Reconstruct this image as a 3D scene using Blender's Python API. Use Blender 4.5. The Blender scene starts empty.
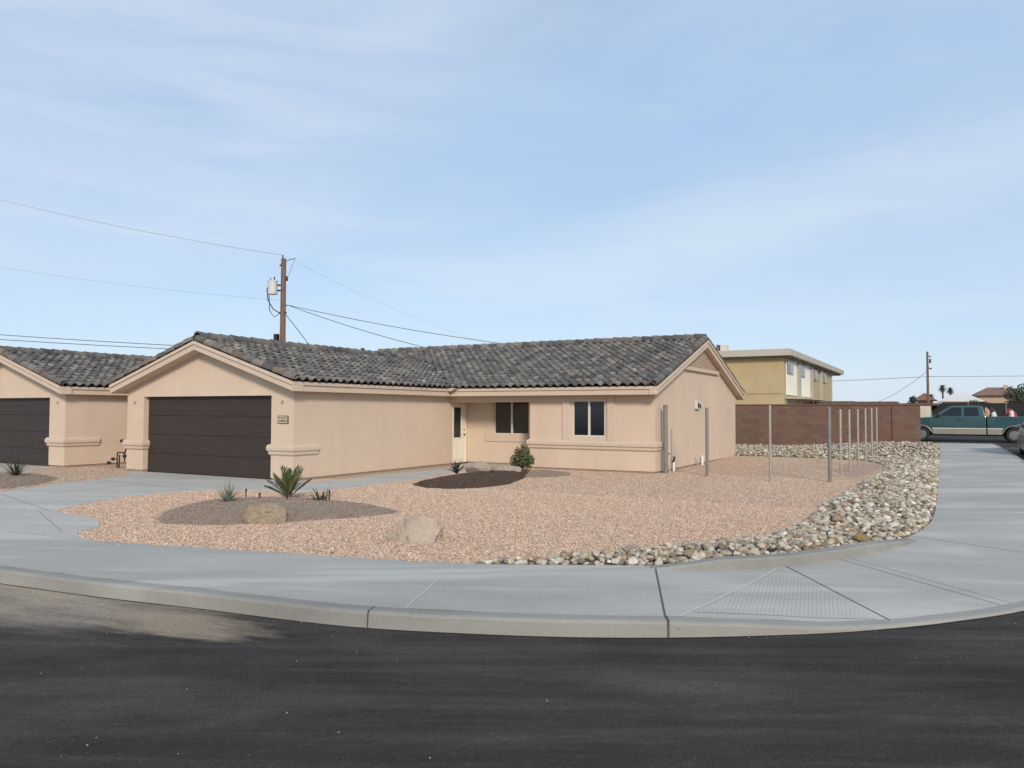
import bpy, bmesh, math, random
import numpy as np
from mathutils import Vector, Matrix, noise

random.seed(7); RNG = np.random.default_rng(7)
SC = bpy.context.scene
COL = SC.collection
PI = math.pi

# ------------------------------------------------------------------ helpers
def G(y):                       # the lot and the side street rise gently to the back
    return 0.0167 * max(0.0, min(y, 60.0) - 25.0)

class MB:
    def __init__(s): s.v = []; s.f = []; s.c = []; s.col = (1, 1, 1)
    def add(s, vs, fs, c=None):
        n = len(s.v); s.v += [tuple(p) for p in vs]; s.f += [tuple(i + n for i in f) for f in fs]
        s.c += [c or s.col] * len(vs)
    def quad(s, a, b, c, d, col=None): s.add([a, b, c, d], [(0, 1, 2, 3)], col)
    def box(s, x0, x1, y0, y1, z0, z1, col=None):
        s.add([(x0,y0,z0),(x1,y0,z0),(x1,y1,z0),(x0,y1,z0),(x0,y0,z1),(x1,y0,z1),(x1,y1,z1),(x0,y1,z1)],
              [(0,3,2,1),(4,5,6,7),(0,1,5,4),(1,2,6,5),(2,3,7,6),(3,0,4,7)], col)
    def skew(s, p0, p1, n, depth, zt, zb):
        # beam from p0 to p1 (follows their heights); outer face through p0-p1, depth back along -n
        a = Vector(p0); b = Vector(p1); k = -Vector(n) * depth
        t = Vector((0,0,zt)); u = Vector((0,0,zb))
        P = [a+u, b+u, b+u+k, a+u+k, a+t, b+t, b+t+k, a+t+k]
        s.add(P, [(0,3,2,1),(4,5,6,7),(0,1,5,4),(1,2,6,5),(2,3,7,6),(3,0,4,7)])
    def tube(s, pts, r, n=8, cap=True, col=None):
        pts = [Vector(p) for p in pts]; rs = r if isinstance(r, (list, tuple)) else [r] * len(pts)
        vs = []; up = None
        for i, p in enumerate(pts):
            d = (pts[min(i+1, len(pts)-1)] - pts[max(i-1, 0)]).normalized()
            if up is None: up = Vector((0,0,1)) if abs(d.z) < .9 else Vector((1,0,0))
            x = d.cross(up).normalized(); y = x.cross(d).normalized(); up = y
            for k in range(n):
                a = 2*PI*k/n; vs.append(p + (x*math.cos(a) + y*math.sin(a)) * rs[i])
        fs = []
        for i in range(len(pts)-1):
            for k in range(n):
                a = i*n + k; b = i*n + (k+1) % n; fs.append((a, b, b+n, a+n))
        if cap: fs.append(tuple(range(n-1, -1, -1))); fs.append(tuple(range((len(pts)-1)*n, len(pts)*n)))
        s.add(vs, fs, col)
    def lathe(s, prof, M, n=24, col=None):      # prof: (r, h) about the local Z of M
        vs = []; fs = []
        for r, h in prof:
            for k in range(n):
                a = 2*PI*k/n; vs.append(M @ Vector((r*math.cos(a), r*math.sin(a), h)))
        for i in range(len(prof)-1):
            for k in range(n):
                a = i*n + k; b = i*n + (k+1) % n; fs.append((a, b, b+n, a+n))
        fs.append(tuple(range(n-1, -1, -1))); fs.append(tuple(range((len(prof)-1)*n, len(prof)*n)))
        s.add(vs, fs, col)
    def prism(s, poly, y0, y1, fy=None):        # poly in (x,z), extruded over y
        n = len(poly); A = [(x, y0, z) for x, z in poly]; B = [(x, y1, z) for x, z in poly]
        s.add(A + B, [tuple(range(n)), tuple(range(2*n-1, n-1, -1))] + [(i, i+n, (i+1) % n + n, (i+1) % n) for i in range(n)])
    def slab(s, poly, z0, z1, zf=None):         # plan polygon with thickness
        g = zf or (lambda y: 0); n = len(poly)
        s.add([(x, y, z0+g(y)) for x, y in poly] + [(x, y, z1+g(y)) for x, y in poly],
              [tuple(range(n-1, -1, -1)), tuple(range(n, 2*n))] + [(i, (i+1) % n, (i+1) % n + n, i+n) for i in range(n)])
    def panel(s, axis, k, u0, u1, z0, z1, holes=(), depth=0.0):
        # wall sheet on x=k or y=k with rectangular openings (u0,u1,z0,z1) and their reveals
        P = (lambda u, z, d=0: (k+d, u, z)) if axis == 'x' else (lambda u, z, d=0: (u, k+d, z))
        us = sorted({u0, u1, *[h[0] for h in holes], *[h[1] for h in holes]})
        zs = sorted({z0, z1, *[h[2] for h in holes], *[h[3] for h in holes]})
        us = [u for u in us if u0 <= u <= u1]; zs = [z for z in zs if z0 <= z <= z1]
        for i in range(len(us)-1):
            for j in range(len(zs)-1):
                cu = (us[i]+us[i+1])/2; cz = (zs[j]+zs[j+1])/2
                if any(h[0] < cu < h[1] and h[2] < cz < h[3] for h in holes): continue
                s.quad(P(us[i], zs[j]), P(us[i+1], zs[j]), P(us[i+1], zs[j+1]), P(us[i], zs[j+1]))
        for a, b, c, d in holes:
            c = max(c, z0)
            s.quad(P(a,c), P(a,d), P(a,d,depth), P(a,c,depth)); s.quad(P(b,c), P(b,d), P(b,d,depth), P(b,c,depth))
            s.quad(P(a,d), P(b,d), P(b,d,depth), P(a,d,depth))
            if c > z0: s.quad(P(a,c), P(b,c), P(b,c,depth), P(a,c,depth))
    def sweep(s, path, prof):                   # prof: (outwards, z); path in plan, outwards = right-hand side
        n = len(path); offs = []
        for i in range(n):
            ns = []
            for a, b in ((i-1, i), (i, i+1)):
                if a >= 0 and b < n:
                    d = Vector((path[b][0]-path[a][0], path[b][1]-path[a][1])).normalized(); ns.append(Vector((d.y, -d.x)))
            m = ns[0] if len(ns) == 1 else (ns[0]+ns[1]) / (1 + ns[0].dot(ns[1]))
            offs.append(m)
        m = len(prof); vs = []
        for (x, y), o in zip(path, offs):
            for q, z in prof: vs.append((x + o.x*q, y + o.y*q, z))
        fs = [(i*m+k, (i+1)*m+k, (i+1)*m+(k+1) % m, i*m+(k+1) % m) for i in range(n-1) for k in range(m)]
        fs += [tuple(range(m)), tuple(range(n*m-1, (n-1)*m-1, -1))]
        s.add(vs, fs)
    def build(s, name, mat, parent=None, bevel=0, seg=2, smooth=False, attr=False):
        me = bpy.data.meshes.new(name); me.from_pydata(s.v, [], s.f); me.update()
        if attr:
            a = me.color_attributes.new('col', 'FLOAT_COLOR', 'POINT')
            a.data.foreach_set('color', np.array([(c[0], c[1], c[2], 1.0) for c in s.c], dtype=np.float32).ravel())
        if smooth: me.polygons.foreach_set('use_smooth', [True] * len(me.polygons))
        o = bpy.data.objects.new(name, me); COL.objects.link(o)
        if mat: me.materials.append(mat)
        if parent:
            o.parent = parent
            w = parent; off = Vector((0,0,0))
            while w is not None: off = off + Vector(w.location); w = w.parent
            if parent.get('world_built'):
                o.location = -off if parent.type == 'EMPTY' else (0,0,0)
            o['world_built'] = parent.get('world_built', 0)
        if bevel:
            b = o.modifiers.new('bevel', 'BEVEL'); b.width = bevel; b.segments = seg; b.limit_method = 'ANGLE'; b.angle_limit = math.radians(40)
        return o

def tag(o, label, cat, group=None, kind=None):
    o['label'] = label; o['category'] = cat
    if group: o['group'] = group
    if kind: o['kind'] = kind
    return o
def empty(name, loc, label, cat, group=None, rz=0, world=True):
    o = bpy.data.objects.new(name, None); COL.objects.link(o); o.location = loc; o.rotation_euler = (0,0,rz)
    o.empty_display_size = .2
    o['world_built'] = 1 if world else 0      # parts given in world coordinates, or local to the Empty
    return tag(o, label, cat, group)
def structure(o): o['kind'] = 'structure'; return o

# ------------------------------------------------------------------ materials
def nodes(name):
    m = bpy.data.materials.new(name); m.use_nodes = True; nt = m.node_tree
    b = nt.nodes['Principled BSDF']; return m, nt, b, nt.nodes, nt.links
def lin(*c): return tuple(((v/255+.055)/1.055)**2.4 if v > 10 else v/255/12.92 for v in c)
def ramp(nt, fac, stops):
    r = nt.nodes.new('ShaderNodeValToRGB'); e = r.color_ramp.elements
    while len(e) < len(stops): e.new(.5)
    for k, (p, c) in enumerate(stops):
        e[k].position = p; e[k].color = (*c, 1) if len(c) == 3 else c
    nt.links.new(fac, r.inputs[0]); return r.outputs[0]
def tex(nt, kind, scale, stretch=(1,1,1), detail=6, rough=.6, rot=0, dist=0):
    tc = nt.nodes.new('ShaderNodeTexCoord'); mp = nt.nodes.new('ShaderNodeMapping')
    pre = nt.nodes.new('ShaderNodeMapping'); pre.inputs['Rotation'].default_value = (0,0,rot)
    mp.inputs['Scale'].default_value = stretch; nt.links.new(tc.outputs['Object'], pre.inputs[0]); nt.links.new(pre.outputs[0], mp.inputs[0])
    t = nt.nodes.new(kind); t.inputs['Scale'].default_value = scale
    if kind == 'ShaderNodeTexNoise':
        t.inputs['Detail'].default_value = detail; t.inputs['Roughness'].default_value = rough; t.inputs['Distortion'].default_value = dist
    nt.links.new(mp.outputs[0], t.inputs['Vector']); return t
def mix(nt, fac, a, b, mode='MIX'):
    m = nt.nodes.new('ShaderNodeMix'); m.data_type = 'RGBA'; m.blend_type = mode
    for sock, val in ((m.inputs[0], fac), (m.inputs[6], a), (m.inputs[7], b)):
        if isinstance(val, (int, float)): sock.default_value = val
        elif isinstance(val, tuple): sock.default_value = (*val[:3], 1)
        else: nt.links.new(val, sock)
    return m.outputs[2]
def bump(nt, b, h, strength, dist):
    n = nt.nodes.new('ShaderNodeBump'); n.inputs['Strength'].default_value = strength; n.inputs['Distance'].default_value = dist
    nt.links.new(h, n.inputs['Height']); nt.links.new(n.outputs[0], b.inputs['Normal'])
def mat(name, a, b=None, scale=3, rough=.8, metal=0, bscale=0, bstr=.3, bdist=.01, stretch=(1,1,1), spec=None):
    m, nt, p, N, L = nodes(name)
    p.inputs['Roughness'].default_value = rough; p.inputs['Metallic'].default_value = metal
    if spec is not None: p.inputs['Specular IOR Level'].default_value = spec
    if b:
        t = tex(nt, 'ShaderNodeTexNoise', scale, stretch)
        L.new(ramp(nt, t.outputs['Fac'], [(.32, a), (.68, b)]), p.inputs['Base Color'])
    else: p.inputs['Base Color'].default_value = (*a, 1)
    if bscale:
        t2 = tex(nt, 'ShaderNodeTexNoise', bscale, detail=4); bump(nt, p, t2.outputs['Fac'], bstr, bdist)
    return m
def attr_mat(name, rough=.85, bscale=0, bstr=.3, var=0.25, vscale=20):
    m, nt, p, N, L = nodes(name); p.inputs['Roughness'].default_value = rough
    at = N.new('ShaderNodeAttribute'); at.attribute_name = 'col'
    t = tex(nt, 'ShaderNodeTexNoise', vscale)
    v = ramp(nt, t.outputs['Fac'], [(.3, (1-var,)*3), (.7, (1+var*.4,)*3)])
    L.new(mix(nt, 1.0, at.outputs['Color'], v, 'MULTIPLY'), p.inputs['Base Color'])
    if bscale:
        t2 = tex(nt, 'ShaderNodeTexNoise', bscale, detail=4); bump(nt, p, t2.outputs['Fac'], bstr, .01)
    return m

def stucco(name, c0, c1):
    m, nt, p, N, L = nodes(name); p.inputs['Roughness'].default_value = .92; p.inputs['Specular IOR Level'].default_value = .2
    big = tex(nt, 'ShaderNodeTexNoise', .55, detail=5, rough=.65)
    fine = tex(nt, 'ShaderNodeTexNoise', 28, detail=3)
    streak = tex(nt, 'ShaderNodeTexNoise', 2.2, (1, 1, .14), detail=4)
    base = ramp(nt, big.outputs['Fac'], [(.3, c0), (.7, c1)])
    base = mix(nt, 1.0, base, ramp(nt, fine.outputs['Fac'], [(.3, (.93,)*3), (.7, (1.04,)*3)]), 'MULTIPLY')
    base = mix(nt, 1.0, base, ramp(nt, streak.outputs['Fac'], [(.3, (.975, .97, .965)), (.6, (1.01,)*3)]), 'MULTIPLY')
    L.new(base, p.inputs['Base Color'])
    bn = tex(nt, 'ShaderNodeTexNoise', 60, detail=5); bump(nt, p, bn.outputs['Fac'], .5, .012)
    return m
M = {}
M['stucco'] = stucco('stucco', (.60, .468, .36), (.655, .515, .398))
M['stucco_trim'] = stucco('stucco_trim', (.57, .455, .36), (.62, .50, .395))
M['foundation'] = mat('foundation', (.26, .20, .15), (.33, .26, .2), 4)
M['dark_gap'] = mat('dark_gap', (.02, .019, .018))
M['glass'] = mat('window_glass', (.012, .016, .018), rough=.06)
M['win_frame'] = mat('window_frame_white', (.62, .58, .52), rough=.5)
M['cream_door'] = mat('cream_door', (.76, .71, .59), (.80, .75, .63), 2, rough=.5)
M['brass'] = mat('dark_metal', (.08, .06, .05), rough=.4, metal=.8)
M['tile'] = attr_mat('roof_tile', .9, 40, .35, .45, 9)
M['mulch_dark'] = mat('mulch_dark', (.062,.036,.025), (.105,.062,.042), 30, .95, bscale=60, bstr=1, bdist=.03)
M['mulch_grey'] = mat('mulch_grey', (.215,.16,.115), (.32,.245,.185), 26, .95, bscale=50, bstr=.8, bdist=.025)
M['plant'] = attr_mat('plant_leaf', .6, 0, var=.35, vscale=12)
M['steel_post'] = mat('galvanised_post', (.36, .33, .28), (.48, .44, .38), 6, rough=.5, metal=.55)
M['steel_post_dark'] = mat('galvanised_post_grey', (.20, .19, .17), (.27, .25, .23), 6, rough=.55, metal=.4)
M['wood_pole'] = mat('weathered_pole', (.13, .075, .05), (.23, .145, .10), 5, .9, stretch=(6,6,.4), bscale=30)
M['wire'] = mat('wire', (.03, .03, .035), rough=.7)
M['wire_pale'] = mat('wire_pale', (.36, .39, .43), rough=.7)
M['can'] = mat('transformer_grey', (.55, .55, .52), (.62, .62, .6), 4, .5)
M['black_plastic'] = mat('black_plastic', (.015, .014, .013), rough=.5)
M['pvc'] = mat('white_pipe', (.75, .73, .68), rough=.4)
M['conduit'] = mat('conduit', (.40, .37, .33), rough=.5, metal=.3)
M['rubber'] = mat('rubber', (.016, .016, .016), (.03, .028, .026), 8, .85)
M['rim'] = mat('rim_alloy', (.30, .30, .30), rough=.35, metal=.8)

def garage_door_mat():
    m, nt, p, N, L = nodes('brown_garage_door'); p.inputs['Roughness'].default_value = .55
    t = tex(nt, 'ShaderNodeTexNoise', 5, (.35, 1, 5), detail=5)
    L.new(ramp(nt, t.outputs['Fac'], [(.3, (.029, .0195, .016)), (.7, (.045, .031, .0255))]), p.inputs['Base Color'])
    t2 = tex(nt, 'ShaderNodeTexNoise', 60, (.15, 1, 2)); bump(nt, p, t2.outputs['Fac'], .25, .004)
    return m
M['garage_door'] = garage_door_mat()

def asphalt_mat():
    m, nt, p, N, L = nodes('asphalt'); p.inputs['Roughness'].default_value = .95; p.inputs['Specular IOR Level'].default_value = .12
    big = tex(nt, 'ShaderNodeTexNoise', .55, (.45, 1, 1), detail=9, rough=.68, rot=math.radians(-30), dist=.25)
    c = ramp(nt, big.outputs['Fac'], [(.38, (.036, .0325, .0300)), (.47, (.049, .0450, .0410)), (.55, (.067, .0620, .0560)), (.64, (.098, .0900, .0800))])
    st = tex(nt, 'ShaderNodeTexNoise', 2.4, (.07, 1.3, 1), detail=8, rough=.75, rot=math.radians(-28))
    c = mix(nt, ramp(nt, st.outputs['Fac'], [(.47, (0,)*3), (.70, (.5,)*3)]), c, (.125, .115, .102))
    st2 = tex(nt, 'ShaderNodeTexNoise', 1.5, (.10, 1.1, 1), detail=7, rough=.7, rot=math.radians(-34))
    c = mix(nt, ramp(nt, st2.outputs['Fac'], [(.50, (0,)*3), (.68, (.6,)*3)]), c, (.030, .028, .0265))
    sp = tex(nt, 'ShaderNodeTexVoronoi', 11)
    c = mix(nt, ramp(nt, sp.outputs['Distance'], [(.03, (.7,)*3), (.06, (0,)*3)]), c, (.24, .22, .19))
    # wind-blown sand lying along the kerb at the driveway end
    geo = N.new('ShaderNodeTexCoord'); sx = N.new('ShaderNodeSeparateXYZ'); L.new(geo.outputs['Object'], sx.inputs[0])
    def mr(sock, a, b):
        r = N.new('ShaderNodeMapRange'); r.inputs[1].default_value = a; r.inputs[2].default_value = b; L.new(sock, r.inputs[0]); return r.outputs[0]
    fx = mr(sx.outputs[0], -4.6, -7.6); fy = mr(sx.outputs[1], 2.9, 4.5)
    mul = N.new('ShaderNodeMath'); mul.operation = 'MULTIPLY'; L.new(fx, mul.inputs[0]); L.new(fy, mul.inputs[1])
    sn = tex(nt, 'ShaderNodeTexNoise', 1.3, (.30, 1.7, 1), detail=12, rough=.74, dist=.15, rot=math.radians(-10))
    m2 = N.new('ShaderNodeMath'); m2.operation = 'MULTIPLY_ADD'; L.new(mul.outputs[0], m2.inputs[0]); m2.inputs[1].default_value = .75; L.new(sn.outputs['Fac'], m2.inputs[2])
    sg = tex(nt, 'ShaderNodeTexNoise', 70, detail=2); m3 = N.new('ShaderNodeMath'); m3.operation = 'MULTIPLY_ADD'; L.new(sg.outputs['Fac'], m3.inputs[0]); m3.inputs[1].default_value = .22; L.new(m2.outputs[0], m3.inputs[2])
    m5 = N.new('ShaderNodeMath'); m5.operation = 'SUBTRACT'; L.new(m3.outputs[0], m5.inputs[0]); m5.inputs[1].default_value = .4
    c = mix(nt, ramp(nt, m5.outputs[0], [(.40, (0,)*3), (.56, (.30,)*3), (.72, (.60,)*3), (.90, (.92,)*3)]), c, (.43, .37, .285))
    # a heap-like smear of tan sand near the kerb
    sm = N.new('ShaderNodeVectorMath'); sm.operation = 'DISTANCE'; mp_ = N.new('ShaderNodeMapping'); mp_.inputs['Scale'].default_value = (1, 2.2, 1); L.new(geo.outputs['Object'], mp_.inputs[0]); L.new(mp_.outputs[0], sm.inputs[0]); sm.inputs[1].default_value = (-5.75, 4.45*2.2, 0)
    m4 = N.new('ShaderNodeMath'); m4.operation = 'MULTIPLY_ADD'; L.new(sn.outputs['Fac'], m4.inputs[0]); m4.inputs[1].default_value = -3.0; off_ = N.new('ShaderNodeMath'); off_.operation = 'ADD'; off_.inputs[1].default_value = 1.15; L.new(sm.outputs['Value'], off_.inputs[0]); L.new(off_.outputs[0], m4.inputs[2])
    c = mix(nt, ramp(nt, m4.outputs[0], [(.0, (.75,)*3), (.6, (0,)*3)]), c, (.38, .30, .22))
    gr = tex(nt, 'ShaderNodeTexVoronoi', 75)
    c = mix(nt, 1.0, c, ramp(nt, gr.outputs['Color'], [(.1, (.80,)*3), (.6, (1.0,)*3), (.97, (1.28,)*3)]), 'MULTIPLY')
    L.new(c, p.inputs['Base Color'])
    bn = tex(nt, 'ShaderNodeTexNoise', 90, detail=3); bump(nt, p, bn.outputs['Fac'], .8, .015)
    return m
M['asphalt'] = asphalt_mat()

def concrete_mat(name, a, b, st, rot=-0.42, groove=False):
    m, nt, p, N, L = nodes(name); p.inputs['Roughness'].default_value = .85; p.inputs['Specular IOR Level'].default_value = .3
    big = tex(nt, 'ShaderNodeTexNoise', .9, (.4, 1.3, 1), detail=6, rough=.6, rot=rot, dist=.5)
    c = ramp(nt, big.outputs['Fac'], [(.30, a), (.70, b)])
    s2 = tex(nt, 'ShaderNodeTexNoise', .55, (.35, 1.6, 1), detail=3, rough=.5, rot=rot-.15, dist=1.0)
    c = mix(nt, ramp(nt, s2.outputs['Fac'], [(.52, (0,)*3), (.62, (st,)*3)]), c, (.60, .585, .54))
    fi = tex(nt, 'ShaderNodeTexNoise', 40, detail=4)
    c = mix(nt, 1.0, c, ramp(nt, fi.outputs['Fac'], [(.3, (.93,)*3), (.7, (1.05,)*3)]), 'MULTIPLY')
    sp = tex(nt, 'ShaderNodeTexVoronoi', 2.3)
    c = mix(nt, ramp(nt, sp.outputs['Distance'], [(.012, (.6,)*3), (.03, (0,)*3)]), c, (.12, .11, .10))
    L.new(c, p.inputs['Base Color'])
    if groove:
        w = tex(nt, 'ShaderNodeTexWave', 9, rot=math.radians(-8)); bump(nt, p, w.outputs['Fac'], .3, .008)
        L.new(mix(nt, 1.0, c, ramp(nt, w.outputs['Fac'], [(.2, (.955,)*3), (.6, (1.02,)*3)]), 'MULTIPLY'), p.inputs['Base Color'])
    else:
        bn = tex(nt, 'ShaderNodeTexNoise', 120, (1, .2, 1), rot=rot); bump(nt, p, bn.outputs['Fac'], .25, .006)
    return m
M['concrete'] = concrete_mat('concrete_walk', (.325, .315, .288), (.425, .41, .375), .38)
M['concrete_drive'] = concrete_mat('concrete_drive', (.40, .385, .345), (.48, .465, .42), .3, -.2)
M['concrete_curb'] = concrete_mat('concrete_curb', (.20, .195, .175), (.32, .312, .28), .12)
M['concrete_groove'] = concrete_mat('concrete_groove', (.335, .325, .297), (.435, .42, .385), .3, groove=True)
M['joint'] = mat('joint', (.06, .058, .055), (.10, .095, .09), 20)
M['joint_pale'] = mat('joint_pale', (.52, .52, .51))
M['joint_faint'] = mat('joint_faint', (.33,.325,.31), (.38,.375,.36), 20)
M['joint_soft'] = mat('joint_soft', (.25, .25, .245), (.32, .32, .31), 20)

def gravel_mat():
    m, nt, p, N, L = nodes('gravel_ground'); p.inputs['Roughness'].default_value = .95; p.inputs['Specular IOR Level'].default_value = .15
    v = tex(nt, 'ShaderNodeTexVoronoi', 26)
    c = ramp(nt, v.outputs['Color'], [(.1, (.40, .285, .20)), (.45, (.58, .44, .32)), (.8, (.66, .52, .39)), (1, (.73, .63, .51))])
    c = mix(nt, 1.0, c, ramp(nt, v.outputs['Distance'], [(.25, (1.0,)*3), (.75, (.62,)*3)]), 'MULTIPLY')
    big = tex(nt, 'ShaderNodeTexNoise', .3, detail=3)
    c = mix(nt, 1.0, c, ramp(nt, big.outputs['Fac'], [(.3, (.93, .88, .88)), (.7, (1.04, 1.02, .98))]), 'MULTIPLY')
    L.new(c, p.inputs['Base Color'])
    bump(nt, p, v.outputs["Distance"], -.9, .02)
    return m

M['gravel'] = gravel_mat()
M['stone'] = attr_mat('gravel_stone', .95, 0, var=.2, vscale=8)
M['rock'] = attr_mat('riprap_rock', .92, 18, .5, .3, 7)

def boulder_mat(name, a, b, c):
    m, nt, p, N, L = nodes(name); p.inputs['Roughness'].default_value = .93
    t = tex(nt, 'ShaderNodeTexNoise', 4.5, detail=8, rough=.7, dist=.5)
    L.new(ramp(nt, t.outputs['Fac'], [(.3, a), (.5, b), (.72, c)]), p.inputs['Base Color'])
    t2 = tex(nt, 'ShaderNodeTexNoise', 14, detail=8, rough=.7); bump(nt, p, t2.outputs['Fac'], 1.0, .09)
    return m
M['boulder'] = boulder_mat('boulder_tan', (.30, .225, .15), (.43, .335, .235), (.52, .425, .31))
M['boulder_grey'] = boulder_mat('boulder_pale', (.33, .28, .20), (.42, .36, .27), (.50, .44, .35))

def block_mat():
    m, nt, p, N, L = nodes('split_face_block'); p.inputs['Roughness'].default_value = .95
    tc = N.new('ShaderNodeTexCoord'); sx = N.new('ShaderNodeSeparateXYZ'); cx = N.new('ShaderNodeCombineXYZ')
    L.new(tc.outputs['Object'], sx.inputs[0]); ad = N.new('ShaderNodeMath'); ad.operation = 'ADD'
    L.new(sx.outputs[0], ad.inputs[0]); L.new(sx.outputs[1], ad.inputs[1])
    L.new(ad.outputs[0], cx.inputs[0]); L.new(sx.outputs[2], cx.inputs[1])
    b = N.new('ShaderNodeTexBrick'); L.new(cx.outputs[0], b.inputs['Vector'])
    b.inputs['Color1'].default_value = (.145, .088, .066, 1); b.inputs['Color2'].default_value = (.19, .115, .085, 1); b.inputs['Mortar'].default_value = (.12, .082, .066, 1)
    b.inputs['Scale'].default_value = 1; b.inputs['Brick Width'].default_value = .40; b.inputs['Row Height'].default_value = .20; b.inputs['Mortar Size'].default_value = .008
    t = tex(nt, 'ShaderNodeTexNoise', .7, (1, 1, 1.8), detail=4)
    c = mix(nt, ramp(nt, t.outputs['Fac'], [(.5, (0,)*3), (.68, (.6,)*3)]), b.outputs['Color'], (.21, .095, .066))
    t3 = tex(nt, 'ShaderNodeTexNoise', 22); c = mix(nt, 1.0, c, ramp(nt, t3.outputs['Fac'], [(.3, (.8,)*3), (.7, (1.15,)*3)]), 'MULTIPLY')
    L.new(c, p.inputs['Base Color']); bump(nt, p, t3.outputs['Fac'], .7, .03)
    return m
M['block'] = block_mat()

# ------------------------------------------------------------------ camera, world, sun
cam = bpy.data.cameras.new('camera'); cam.sensor_width = 36; cam.lens = 770/1024*36; cam.clip_start = .05; cam.clip_end = 6000
co = bpy.data.objects.new('camera', cam); COL.objects.link(co); SC.camera = co
yaw, pitch, roll = math.radians(29.4), math.radians(2.05), math.radians(.17)
co.matrix_world = Matrix.Translation((0, 0, 1.70)) @ Matrix.Rotation(yaw, 4, 'Z') @ Matrix.Rotation(PI/2 + pitch, 4, 'X') @ Matrix.Rotation(roll, 4, 'Z')

TO_SUN = Vector((.62, -.78, 0)).normalized(); EL = math.radians(27)
ts = Vector((TO_SUN.x*math.cos(EL), TO_SUN.y*math.cos(EL), math.sin(EL)))
sun = bpy.data.lights.new('sun', 'SUN'); sun.energy = 2.0; sun.angle = math.radians(10.0); sun.color = (1, .90, .76)
so = bpy.data.objects.new('sun', sun); COL.objects.link(so); so.rotation_euler = ts.to_track_quat('Z', 'Y').to_euler()

W = bpy.data.worlds.new('World'); SC.world = W; W.use_nodes = True
nt = W.node_tree; N = nt.nodes; L = nt.links; bg = N['Background']; bg.inputs['Strength'].default_value = .11
sky = N.new('ShaderNodeTexSky'); sky.sky_type = 'NISHITA'; sky.sun_disc = False; sky.sun_elevation = EL
sky.sun_rotation = math.atan2(ts.x, ts.y); sky.air_density = 1.0; sky.dust_density = .6; sky.ozone_density = 1.6; sky.altitude = 300
tc = N.new('ShaderNodeTexCoord')
def cloud(scale, stretch, rot, lo, hi, amt, detail=6, dist=.6, rough=.55):
    mp = N.new('ShaderNodeMapping'); mp.inputs['Scale'].default_value = stretch; mp.inputs['Rotation'].default_value = rot
    L.new(tc.outputs['Generated'], mp.inputs[0])
    n = N.new('ShaderNodeTexNoise'); n.inputs['Scale'].default_value = scale; n.inputs['Detail'].default_value = detail
    n.inputs['Distortion'].default_value = dist; n.inputs['Roughness'].default_value = rough; L.new(mp.outputs[0], n.inputs['Vector'])
    return ramp(nt, n.outputs['Fac'], [(lo, (0,)*3), (hi, (amt,)*3)])
c = sky.outputs[0]
c = mix(nt, .72, c, (3.10, 3.93, 5.2))                                      # thin even veil
c = mix(nt, cloud(1.5, (1, 1, 4.2), (.12, -.16, .5), .40, .74, .70), c, (4.05, 4.75, 5.55))
c = mix(nt, cloud(3.2, (.8, .8, 6.5), (.05, -.25, .2), .50, .80, .45, 8), c, (4.4, 5.0, 5.6))
def zone(tilt, u0, v0, a, b, wob, lo, hi, amt):      # an elongated patch of clear or cloudy sky, edge broken by noise
    ct, st = math.cos(math.radians(tilt)), math.sin(math.radians(tilt)); R_ = Vector((math.cos(yaw), math.sin(yaw), 0)); Z_ = Vector((0, 0, 1))
    def dot(ax, c0, w):
        d = N.new('ShaderNodeVectorMath'); d.operation = 'DOT_PRODUCT'; L.new(tc.outputs['Generated'], d.inputs[0]); d.inputs[1].default_value = ax
        m_ = N.new('ShaderNodeMath'); m_.operation = 'SUBTRACT'; L.new(d.outputs['Value'], m_.inputs[0]); m_.inputs[1].default_value = c0
        e = N.new('ShaderNodeMath'); e.operation = 'DIVIDE'; L.new(m_.outputs[0], e.inputs[0]); e.inputs[1].default_value = w
        f = N.new('ShaderNodeMath'); f.operation = 'POWER'; L.new(e.outputs[0], f.inputs[0]); f.inputs[1].default_value = 2; return f.outputs[0]
    x = N.new('ShaderNodeMath'); x.operation = 'ADD'; L.new(dot(R_*ct + Z_*st, u0, a), x.inputs[0]); L.new(dot(Z_*ct - R_*st, v0, b), x.inputs[1])
    mp = N.new('ShaderNodeMapping'); mp.inputs['Scale'].default_value = (1.2, 1.2, 5); mp.inputs['Rotation'].default_value = (0, -.15, 0); L.new(tc.outputs['Generated'], mp.inputs[0])
    n = N.new('ShaderNodeTexNoise'); n.inputs['Scale'].default_value = 2.2; n.inputs['Detail'].default_value = 6; n.inputs['Distortion'].default_value = .5; L.new(mp.outputs[0], n.inputs['Vector'])
    y = N.new('ShaderNodeMath'); y.operation = 'MULTIPLY_ADD'; L.new(n.outputs['Fac'], y.inputs[0]); y.inputs[1].default_value = wob; L.new(x.outputs[0], y.inputs[2])
    return ramp(nt, y.outputs[0], [(lo, (amt,)*3), (hi, (0,)*3)])
c = mix(nt, zone(9, .27, .315, .75, .22, 1.1, .35, 1.0, .62), c, (2.4, 3.5, 5.3))
c = mix(nt, zone(9, .24, .182, .70, .085, 1.0, .30, 1.0, .55), c, (4.2, 5.0, 5.6))
L.new(c, bg.inputs['Color'])
SC.view_settings.view_transform = 'Standard'; SC.view_settings.look = 'None'; SC.view_settings.exposure = .56; SC.view_settings.gamma = 1
#SETTINGS

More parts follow.
